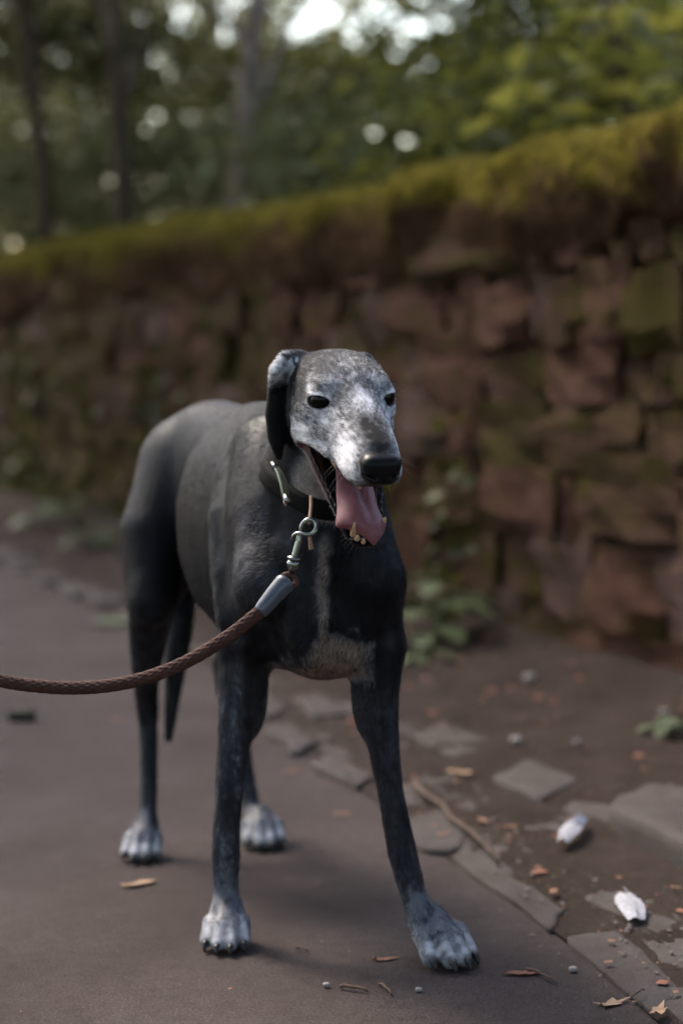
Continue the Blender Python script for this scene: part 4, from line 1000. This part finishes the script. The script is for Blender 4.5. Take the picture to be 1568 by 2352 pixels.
# ---- fur: short hair over the whole coat, longer where it shows against the light
def add_fur(name, n, region, length, seed, radius, mat):
    r = np.random.default_rng(seed)
    tri = np.vstack([DQ[:, [0, 1, 2]], DQ[:, [0, 2, 3]]])
    A, B, C = DV[tri[:, 0]], DV[tri[:, 1]], DV[tri[:, 2]]
    area = np.linalg.norm(np.cross(B-A, C-A), axis=1)*.5*region[tri].mean(1)
    f = r.choice(len(tri), n, p=area/area.sum()); u1, u2 = r.random(n), r.random(n); fl = u1+u2 > 1
    u1[fl] = 1-u1[fl]; u2[fl] = 1-u2[fl]; w0 = (1-u1-u2)
    t = tri[f]; itp = lambda X: X[t[:, 0]]*w0[:, None]+X[t[:, 1]]*u1[:, None]+X[t[:, 2]]*u2[:, None]
    root = itp(DV); N = itp(DN); N /= np.linalg.norm(N, axis=1)[:, None]+1e-9
    G_, B_, _, _ = coat(root); q = to_head(root)
    # lie of the hair
    hw = np.clip((q[:, 0]+.11)/.04, 0, 1)*np.clip((q[:, 2]+.10)/.03, 0, 1)
    hd_ = -HF[None]*1.0 + HU[None]*.10 + (HL[None]*np.sign(q[:, 1])[:, None])*np.clip(np.abs(q[:, 1])/.03, 0, 1)[:, None]*.5 - HU[None]*np.clip(-(q[:, 2]+.02)/.03, 0, 1)[:, None]*.7
    z = root[:, 2]
    leg = np.clip((.42-z)/.06, 0, 1)[:, None]
    bd = BU[None]*.8*(1-leg) + np.array([[0, 0, -1.]])*(.55+.6*leg)
    dirn = hd_*hw[:, None]+bd*(1-hw[:, None])
    sw = np.c_[vnoise(root*70, seed+1, 2), vnoise(root*70+31, seed+2, 2), vnoise(root*70+77, seed+3, 2)]
    dirn = dirn/(np.linalg.norm(dirn, axis=1)[:, None]+1e-9) + (.45*sw + .22*r.normal(size=(n, 3)))*np.where(hw > .5, 1, .45)[:, None]
    dirn -= N*(dirn*N).sum(1)[:, None]; dirn /= np.linalg.norm(dirn, axis=1)[:, None]+1e-9
    L = (itp(length[:, None])[:, 0])*r.uniform(.6, 1.25, n); lift = r.uniform(.16, .42, n)*np.where(hw > .5, 1, .5)
    K = 4; pts = np.zeros((n, K, 3))
    for k in range(K):
        s_ = k/(K-1)
        pts[:, k] = root + dirn*(L*s_)[:, None] + N*(L*lift*(s_-.45*s_*s_))[:, None] - N*.0003
    # colour of each hair: white or dark, in the proportion of the coat
    cl = vnoise(root*np.array([260, 260, 190]), seed+9, 2)
    pick = r.random(n) < np.clip(G_*1.15-.05+.75*cl*np.clip(G_*2.5-.10, 0, .8), 0, 1)
    pick &= (hw > .3) | (G_ > .12)
    hairw = np.where(pick, r.uniform(.35, .75, n)+.25*np.clip(G_*2.2, 0, 1), np.where((hw > .3) | (G_ > .12), r.uniform(.0, .010, n)+G_*.05, G_*r.uniform(.3, 1.7, n)*np.clip(1+1.1*cl, .2, 2.2)))
    colr = to_rgb(hairw, B_)
    hc = bpy.data.hair_curves.new(name); hc.add_curves([K]*n)
    hc.points.foreach_set('position', (pts-B0).astype(np.float32).ravel())
    hc.points.foreach_set('radius', np.tile(np.array([1, .9, .65, .12])*radius, n).astype(np.float32))
    at = hc.attributes.new('haircolor', 'FLOAT_COLOR', 'CURVE')
    at.data.foreach_set('color', np.c_[colr, np.ones(n)].astype(np.float32).ravel())
    hc.materials.append(mat)
    o = bpy.data.objects.new(name, hc); link(o, dog); o.matrix_parent_inverse = Matrix(); o['kind'] = 'stuff'
    return o
m_hair = bpy.data.materials.new('hair'); m_hair.use_nodes = True
nt = m_hair.node_tree; nt.nodes.clear()
out = nt.nodes.new('ShaderNodeOutputMaterial'); ph = nt.nodes.new('ShaderNodeBsdfHairPrincipled'); ph.parametrization = 'COLOR'
at_ = nt.nodes.new('ShaderNodeAttribute'); at_.attribute_name = 'haircolor'
nt.links.new(at_.outputs['Color'], ph.inputs['Color']); ph.inputs['Roughness'].default_value = .42; ph.inputs['IOR'].default_value = 1.27
ph.inputs['Radial Roughness'].default_value = .5; ph.inputs['Random Roughness'].default_value = .2
df = nt.nodes.new('ShaderNodeBsdfDiffuse'); nt.links.new(at_.outputs['Color'], df.inputs[0])
mxs = nt.nodes.new('ShaderNodeMixShader'); mxs.inputs[0].default_value = .55
nt.links.new(ph.outputs[0], mxs.inputs[1]); nt.links.new(df.outputs[0], mxs.inputs[2]); nt.links.new(mxs.outputs[0], out.inputs[0])
m_hairb = m_hair.copy(); m_hairb.name = 'hair_black'; m_hairb.node_tree.nodes[ph.name].inputs['IOR'].default_value = 1.2; m_hairb.node_tree.nodes[mxs.name].inputs[0].default_value = .56
inh = np.clip((qh[:, 0]+.14)/.05, 0, 1)*(qh[:, 2] > -.16)
ok_ = (~bare).astype(float)*(jq_[:, 2] < .012+9*(qh[:, 2] > -.062))
hlen = np.interp(qh[:, 0], [-.10, -.02, .06, .125], [.0062, .0056, .0048, .0028])
hlen = np.where(cnose, .001, hlen)
eard = np.full(len(DV), 9.)
for i in range(len(ear_pts)-1): eard = np.minimum(eard, f_cone(DV, ear_pts[i], ear_pts[i+1], .012, .012))
hlen = np.where(eard < .002, np.where(DV[:, 2] > .725, .0062, .0035), hlen)
add_fur('fur', N_FUR_HEAD, inh*ok_, hlen*.85, 5, .000090, m_hair)
front = np.clip(1.6-(DV[:, 1]-2.35)/.6, .35, 1.6)
add_fur('fur', N_FUR_BODY, (1-np.clip(inh*2, 0, 1))*ok_*front*(DV[:, 2] > .035), np.full(len(DV), .0092)*np.where(DV[:, 2] < .10, .6, 1), 6, .00018, m_hairb)
# ---- whiskers
m_whisk = simple('whisker', (.30, .29, .29), .5, spec=.1)
WH = [(.102, -.0225, -.040, (.35, -.9, -.35), .045), (.094, -.0250, -.046, (.15, -.9, -.55), .05), (.088, -.0270, -.038, (.1, -1., -.2), .045), (.080, -.0275, -.050, (-.05, -.8, -.7), .045),
      (.072, -.0290, -.042, (-.1, -1, -.45), .04), (.110, -.0200, -.050, (.4, -.6, -.8), .034), (.116, -.012, -.055, (.5, -.25, -1), .022),
      (.104, .0235, -.030, (.35, 1., .10), .040), (.098, .0245, -.036, (.3, 1., .22), .042), (.092, .0255, -.042, (.3, 1, -.1), .034), (.116, .012, -.055, (.5, .4, -1), .022),
      (.004, .0400, .018, (.4, .7, .6), .026), (-.01, .045, .012, (.3, 1., .2), .028)]
for u_, v_, w_, d_, L_ in WH:
    a_ = Hp(u_, v_, w_); d_ = unit(hd(d_)); dr = np.array([0, 0, -1.])
    L_ *= .62; P = [a_+d_*L_*t_+dr*L_*.5*t_*t_ for t_ in np.linspace(0, 1, 7)]
    V, F = tube(P, np.linspace(.00015, .00004, 7), 5); mesh_obj('whisker', V, F, m_whisk, dog, True, a_)
for i in range(17):                             # bristles on the chin
    an = -1.7+3.4*i/16; a_ = Jp(.150+.015*math.cos(an), .0195*math.sin(an), -.008+.003*math.sin(i*7))
    d_ = unit(hd(JFl*math.cos(an)*.9+np.array([0, math.sin(an), 0])-JUl*.75)+.25*np.array([math.sin(i*3.1), math.cos(i*5.7), math.sin(i*1.7)])); L_ = .005+.007*abs(math.sin(i*2.7))
    P = [a_+d_*L_*t_ for t_ in np.linspace(0, 1, 4)]
    V, F = tube(P, np.linspace(.00010, .00003, 4), 5); mesh_obj('whisker', V, F, m_whisk, dog, True, a_)

# ---- eyes
m_eye = simple('eye_black', (.006, .005, .004), .05, spec=.14)
for c, n in zip(EYES, EYE_N):
    V = []; F = []; nu, nv = 20, 12
    ctr = Hp(*c)
    for i in range(nv+1):
        for j in range(nu):
            th = math.pi*i/nv; ph = 2*math.pi*j/nu
            V.append(ctr + EYE_R*HS*np.array([math.sin(th)*math.cos(ph), math.sin(th)*math.sin(ph), math.cos(th)]))
    for i in range(nv):
        for j in range(nu): F.append((i*nu+j, (i+1)*nu+j, (i+1)*nu+(j+1) % nu, i*nu+(j+1) % nu))
    mesh_obj('eye', V, F, m_eye, dog, True, ctr)
# ---- tongue: a thick strip, grooved, widening to the tip
m_tong, nt, b = mat_new('tongue')
b.inputs['Specular IOR Level'].default_value = .3; b.inputs['Roughness'].default_value = .5; b.inputs['Subsurface Weight'].default_value = .15; b.inputs['Subsurface Scale'].default_value = .004
b.inputs['Subsurface Radius'].default_value = (1, .3, .25)
f = noise(nt, 60, 4, .6, pos(nt))
nt.links.new(ramp(nt, [(.3, (.155, .052, .060)), (.7, (.235, .092, .102))], f), b.inputs['Base Color'])
bump(nt, b, noise(nt, 1100, 2, .6, pos(nt)), .3, .0004)
TR = [(.040, .010, -.012, .012), (.065, .014, -.018, .016), (.090, .017, -.022, .018), (.110, .0185, -.026, .018), (.128, .020, -.0285, .0185), (.145, .021, -.033, .022),
      (.153, .0205, -.0325, .0235), (.157, .0195, -.021, .0225), (.162, .018, -.0120, .0205), (.1665, .0160, -.0085, .0195), (.170, .0125, -.0060, .0178), (.1722, .0085, -.0025, .0145), (.1730, .0055, .0015, .0105)]
TP = spline(TR, 4); V = []; nk = 17
for i, (a_, b_, vl, vr) in enumerate(TP):
    q0, q1 = TP[max(i-1, 0)], TP[min(i+1, len(TP)-1)]
    ta, tb = q1[0]-q0[0], q1[1]-q0[1]; ln = math.hypot(ta, tb); na, nb_ = -tb/ln, ta/ln
    vm, hw_ = (vl+vr)/2, (vr-vl)/2
    def P_(x, off): return Jp(a_+na*off, vm+hw_*x, b_+nb_*off)
    edge = np.clip((a_-.10)/.05, 0, 1)
    top = lambda x: -.0044*math.exp(-((vm+hw_*x-.0015-.10*max(0, a_-.12))/.0042)**2)*float(np.clip((.168-a_)/.05, 0, 1))+.0016*math.cos(x*2.2) - (.003+.006*edge)*abs(x)**3 + .0004*math.sin(i*.5+x*2)
    for k in range(nk): x = -1+2*k/(nk-1); V.append(P_(x, top(x)))
    for k in range(nk-1, -1, -1): x = -1+2*k/(nk-1); V.append(P_(x*.985, top(x)-.0012-.0065*(1-x*x)))
F = []; m2 = nk*2
for i in range(len(TP)-1):
    for k in range(m2): F.append((i*m2+k, i*m2+(k+1) % m2, (i+1)*m2+(k+1) % m2, (i+1)*m2+k))
F.append(tuple(range(m2))); F.append(tuple(range((len(TP)-1)*m2, len(TP)*m2))[::-1])
tongue = mesh_obj('tongue', V, F, m_tong, dog, True, Jp(.1, 0, .015))
md = tongue.modifiers.new('smooth', 'SUBSURF'); md.levels = 1; md.render_levels = 1
# ---- teeth
m_tooth = simple('tooth_ivory', (.46, .31, .17), .3, var=.35, nscale=120)
def tooth(base, tip, r0):
    P = spline([base, base*.5+tip*.5, tip], 4); R = r0*np.array([1, 1.05, 1.05, 1, .95, .85, .7, .5, .12])[:len(P)]
    V, F = tube(P, R, 9); mesh_obj('tooth', V, F, m_tooth, dog, True, base)
tooth(Jp(.157, -.0132, .001), Jp(.1535, -.0150, .0215), .0038)
tooth(Jp(.148, .0190, .001), Jp(.148, .0215, .0200), .0040)
tooth(Jp(.163, -.0105, .002), Jp(.163, -.0107, .0100), .0032)
tooth(Jp(.167, -.0040, .001), Jp(.167, -.0040, .0080), .0027)
for u_ in (.016, .027): tooth(Hp(u_, -.0215, -.056), Hp(u_+.002, -.0225, -.0680), .0040)
tooth(Hp(.104, -.0150, -.052), Hp(.106, -.0155, -.0635), .0032)
# ---- ragged dark lip along the lower jaw
m_lip = simple('lip_skin', (.010, .006, .006), .34, bmp=.3, bscale=500, spec=.25)
for sg in (-1, 1):
    pts = []; rad = []
    for i in range(40):
        a_ = .010+.138*i/39
        hw = float(smooth_interp(np.array([a_]), np.array([r[0] for r in JAW]), np.array([r[3] for r in JAW]))[0])
        pts.append(Jp(a_, sg*(hw-.0012+.0008*math.sin(i*1.9)), .0060-.0045*(i/39) + .0009*math.sin(i*2.3))); rad.append(.0019+.0006*math.sin(i*2.1))
    V, F = tube(pts, rad, 8); mesh_obj('lip', V, F, m_lip, dog, True, pts[0])
# ---- claws
m_claw = simple('claw_horn', (.018, .017, .018), .35, var=.3)
for base, tip, r0 in CLAWS:
    mid = (base+tip)/2+np.array([0, 0, .0035]); P = spline([base, mid, tip], 3)
    V, F = tube(P, r0*np.array([1, 1, .95, .85, .72, .5, .2])[:len(P)], 8); mesh_obj('claw', V, F, m_claw, dog, True, base)
# ================================================================== COLLAR AND LEAD
m_collar = simple('collar_black', (.003, .003, .0033), .8, spec=.12, bmp=.4, bscale=400)
m_steel = simple('steel', (.27, .29, .27), .26, metal=1., var=.2, nscale=300)
m_tag = simple('plated_buckle', (.34, .37, .28), .38, metal=.6)
m_tan = simple('tan_cord', (.30, .19, .14), .7)
# neck axis where the collar sits
NA = Hp(-.088, -.004, -.055); NB = Bp(-.005, -.014, .575); CAX = unit(NB-NA)
CC = NA*.38+NB*.62-np.array([0, 0, .008]); ex = unit(np.cross(CAX, (0, 0, 1.))); ey = np.cross(CAX, ex)
nth = 72; rows = (-.0125, -.012, -.006, 0., .006, .012, .0125); R = []
for j, o in enumerate((-.016, 0., .016)):
    rr = []
    for th in np.linspace(0, 2*math.pi, nth, endpoint=False):
        dr = ex*math.cos(th)+ey*math.sin(th); t = np.linspace(.02, .14, 121); val = sdf(CC+CAX*o+dr*t[:, None]); k = np.argmax(val > 0); rr.append(t[k] if val.max() > 0 else .09)
    R.append(rr)
R = np.array(R); 
for _ in range(6): R = .5*R+.25*(np.roll(R, 1, 1)+np.roll(R, -1, 1))
R = np.minimum(R, np.median(R)*1.35)
V = []
for o, e in zip(rows, (-.001, .0042, .0050, .0052, .0050, .0042, -.001)):
    for k in range(nth):
        th = 2*math.pi*k/nth; rr = np.interp(o, (-.016, 0, .016), R[:, k])
        V.append(CC+CAX*o+(ex*math.cos(th)+ey*math.sin(th))*(rr+e))
F = [(j*nth+k, j*nth+(k+1) % nth, (j+1)*nth+(k+1) % nth, (j+1)*nth+k) for j in range(len(rows)-1) for k in range(nth)]
collar = empty('collar', CC); tag(collar, 'black collar round the neck of the greyhound', 'collar')
o = mesh_obj('band', np.array(V)-CC, F, m_collar, collar); o.matrix_parent_inverse = Matrix()
def cpart(name, V, F, m):
    o = mesh_obj(name, np.array(V)-CC, F, m, collar); o.matrix_parent_inverse = Matrix(); return o
# long plated buckle on the neck side, seen almost edge on
bt, bb = D(634, 1056, 2.425), D(664, 1146, 2.395)
ax = unit(bb-bt); sd_ = np.array([.20, .95, .05]); sd_ = unit(sd_-ax*np.dot(sd_, ax)); nn_ = np.cross(ax, sd_); V = []; L = np.linalg.norm(bb-bt); n = 26
for z_ in (-.0016, .0016):
    for sc_ in (1., .06):
        for k in range(n):
            a = 2*math.pi*k/n; V.append((bt+bb)/2+ax*L*.5*math.cos(a)*(1 if sc_ == 1 else .82)+sd_*.011*math.sin(a)*sc_+nn_*(z_-.006*math.cos(a)**2))
F = []
for k in range(n):
    l = (k+1) % n; F += [(k, l, n+l, n+k), (2*n+k, 3*n+k, 3*n+l, 2*n+l), (k, 2*n+k, 2*n+l, l), (n+k, n+l, 3*n+l, 3*n+k)]
cpart('buckle', V, F, m_tag)
V, F = tube([D(632, 1070, 2.415), D(629, 1072, 2.410)], [.0035, .003], 10); cpart('rivet', V, F, m_steel)
V, F = tube([D(655, 1138, 2.39), D(660, 1150, 2.385), D(668, 1149, 2.385)], [.0035, .0042, .003], 10); cpart('keeper', V, F, m_steel)
V, F = tube([D(655, 1150, 2.39), D(656, 1162, 2.388)], [.0028, .0012], 8); cpart('strap_end', V, F, m_tan)
V, F = tube(spline([D(714, 1140, 2.375), D(714, 1165, 2.362), D(711, 1192, 2.350), D(709, 1203, 2.345)], 4), .0021, 8); cpart('cord', V, F, m_tan)
V, F = tube(spline([D(711, 1226, 2.352), D(713, 1246, 2.352), D(715, 1262, 2.352)], 4), np.linspace(.0018, .0030, 9)*1., 8); cpart('cord', V, F, m_tan)
# ---- lead: snap hook, swivel, sleeve, braided rope
lead = empty('lead', D(340, 1556, 2.30)); tag(lead, 'brown braided rope lead with a metal snap hook clipped to the collar', 'lead')
def lpart(name, V, F, m):
    o = mesh_obj(name, np.array(V)-np.array(lead.location), F, m, lead); o.matrix_parent_inverse = Matrix(); return o
yk = 2.345
V, F = tube(spline([D(690, 1226, yk), D(692, 1208, yk), D(700, 1197, yk), D(712, 1193, yk), D(724, 1200, yk), D(727, 1212, yk-.004), D(720, 1224, yk-.006), D(706, 1228, yk-.008), D(694, 1226, yk-.008), D(684, 1225, yk-.006), D(675, 1229, yk-.004), D(670, 1240, yk)], 4), np.r_[np.linspace(.0022, .0030, 20), np.linspace(.0030, .0020, 25)], 10); lpart('snap_hook', V, F, m_steel)
V, F = tube(spline([D(692, 1222, yk), D(687, 1240, yk), D(681, 1262, yk), D(676, 1280, yk)], 4), [.0038]*4+[.0042]*5+[.0042]*4, 12); lpart('bolt', V, F, m_steel)
V, F = tube([D(677, 1278, yk), D(676, 1281, yk), D(675.5, 1284, yk), D(675, 1287, yk)], [.0052, .0085, .0085, .0055], 14); lpart('ferrule_ring', V, F, m_steel)
V, F = tube([D(675, 1287, yk), D(674, 1292, yk), D(673, 1299, yk), D(670.5, 1308, yk), D(669, 1318, yk)], [.0058, .0082, .0078, .0048, .0034], 14); lpart('swivel', V, F, m_steel)
V, F = tube(spline([D(669, 1316, yk), D(664, 1322, yk), D(663, 1330, yk), D(667, 1334, yk), D(672, 1329, yk), D(671, 1320, yk)], 3), .0024, 8, True, False); lpart('swivel_eye', V, F, m_steel)
def braid(pts, R0, lobes, pitch, name, m, n=32, sub=10, amp=.20):
    S = spline(pts, sub); seg = np.r_[0, np.cumsum(np.linalg.norm(np.diff(S, axis=0), axis=1))]
    m_ = int(seg[-1]/(pitch/7)); t = np.linspace(0, seg[-1], m_); P = np.c_[[np.interp(t, seg, S[:, i]) for i in range(3)]].T
    V, F = tube(P, R0, n); V = np.array(V).reshape(m_, n, 3); ang = np.linspace(0, 2*np.pi, n, endpoint=False)
    A = ang[None]*lobes/2; B_ = (t[:, None]/pitch)*2*np.pi
    # plaited relief: two families of strands pass over and under each other
    s1 = np.abs(np.sin(A+B_/2)); s2 = np.abs(np.sin(A-B_/2)); h = np.maximum(s1**1.0*np.where(np.sin(A*1+np.pi/4) > 0, 1, .75), s2*np.where(np.sin(A+np.pi/4) > 0, .75, 1))
    V = P[:, None]+(V-P[:, None])*(1+amp*(h-.75)*2)[..., None]
    return lpart(name, V.reshape(-1, 3), F, m)
m_rope, nt, b = mat_new('rope_brown'); tc = objc(nt)
f = noise(nt, 500, 4, .7, tc); f2 = noise(nt, 70, 3, .6, tc)
c = mix(nt, .5, ramp(nt, [(.25, (.026, .0110, .008)), (.75, (.108, .052, .040))], f), ramp(nt, [(.3, (.034, .0150, .011)), (.7, (.098, .048, .037))], f2))
nt.links.new(c, b.inputs['Base Color']); b.inputs['Roughness'].default_value = .7; b.inputs['Specular IOR Level'].default_value = .15; bump(nt, b, noise(nt, 1500, 3, .7, tc), .6, .001)
RP = [D(600, 1402, 2.318), D(540, 1450, 2.312), D(470, 1497, 2.305), D(400, 1533, 2.30), D(320, 1561, 2.295), D(240, 1576, 2.29), D(160, 1580, 2.285), D(80, 1575, 2.28), D(0, 1563, 2.275), D(-120, 1535, 2.265), D(-320, 1470, 2.25)]
braid(RP, .0074, 8, .0125, 'rope', m_rope)
LP = [D(646, 1345, 2.330), D(646, 1330, 2.338), D(655, 1322, 2.342), D(667, 1322, 2.344), D(677, 1330, 2.342), D(678, 1342, 2.336), D(668, 1348, 2.330), D(658, 1350, 2.326)]
braid(LP, .0042, 6, .010, 'rope_loop', m_rope, 16)
m_sl = simple('sleeve_grey', (.055, .066, .088), .32, var=.25, nscale=160, spec=.6)
V, F = tube(spline([D(658, 1336, 2.332), D(652, 1342, 2.330), D(630, 1366, 2.325), D(606, 1395, 2.319), D(596, 1406, 2.317)], 4), np.r_[np.linspace(.0100, .0125, 4), np.linspace(.0125, .0082, 13)], 18); lpart('sleeve', V, F, m_sl)

print('script seconds', round(time.time()-T0, 1))
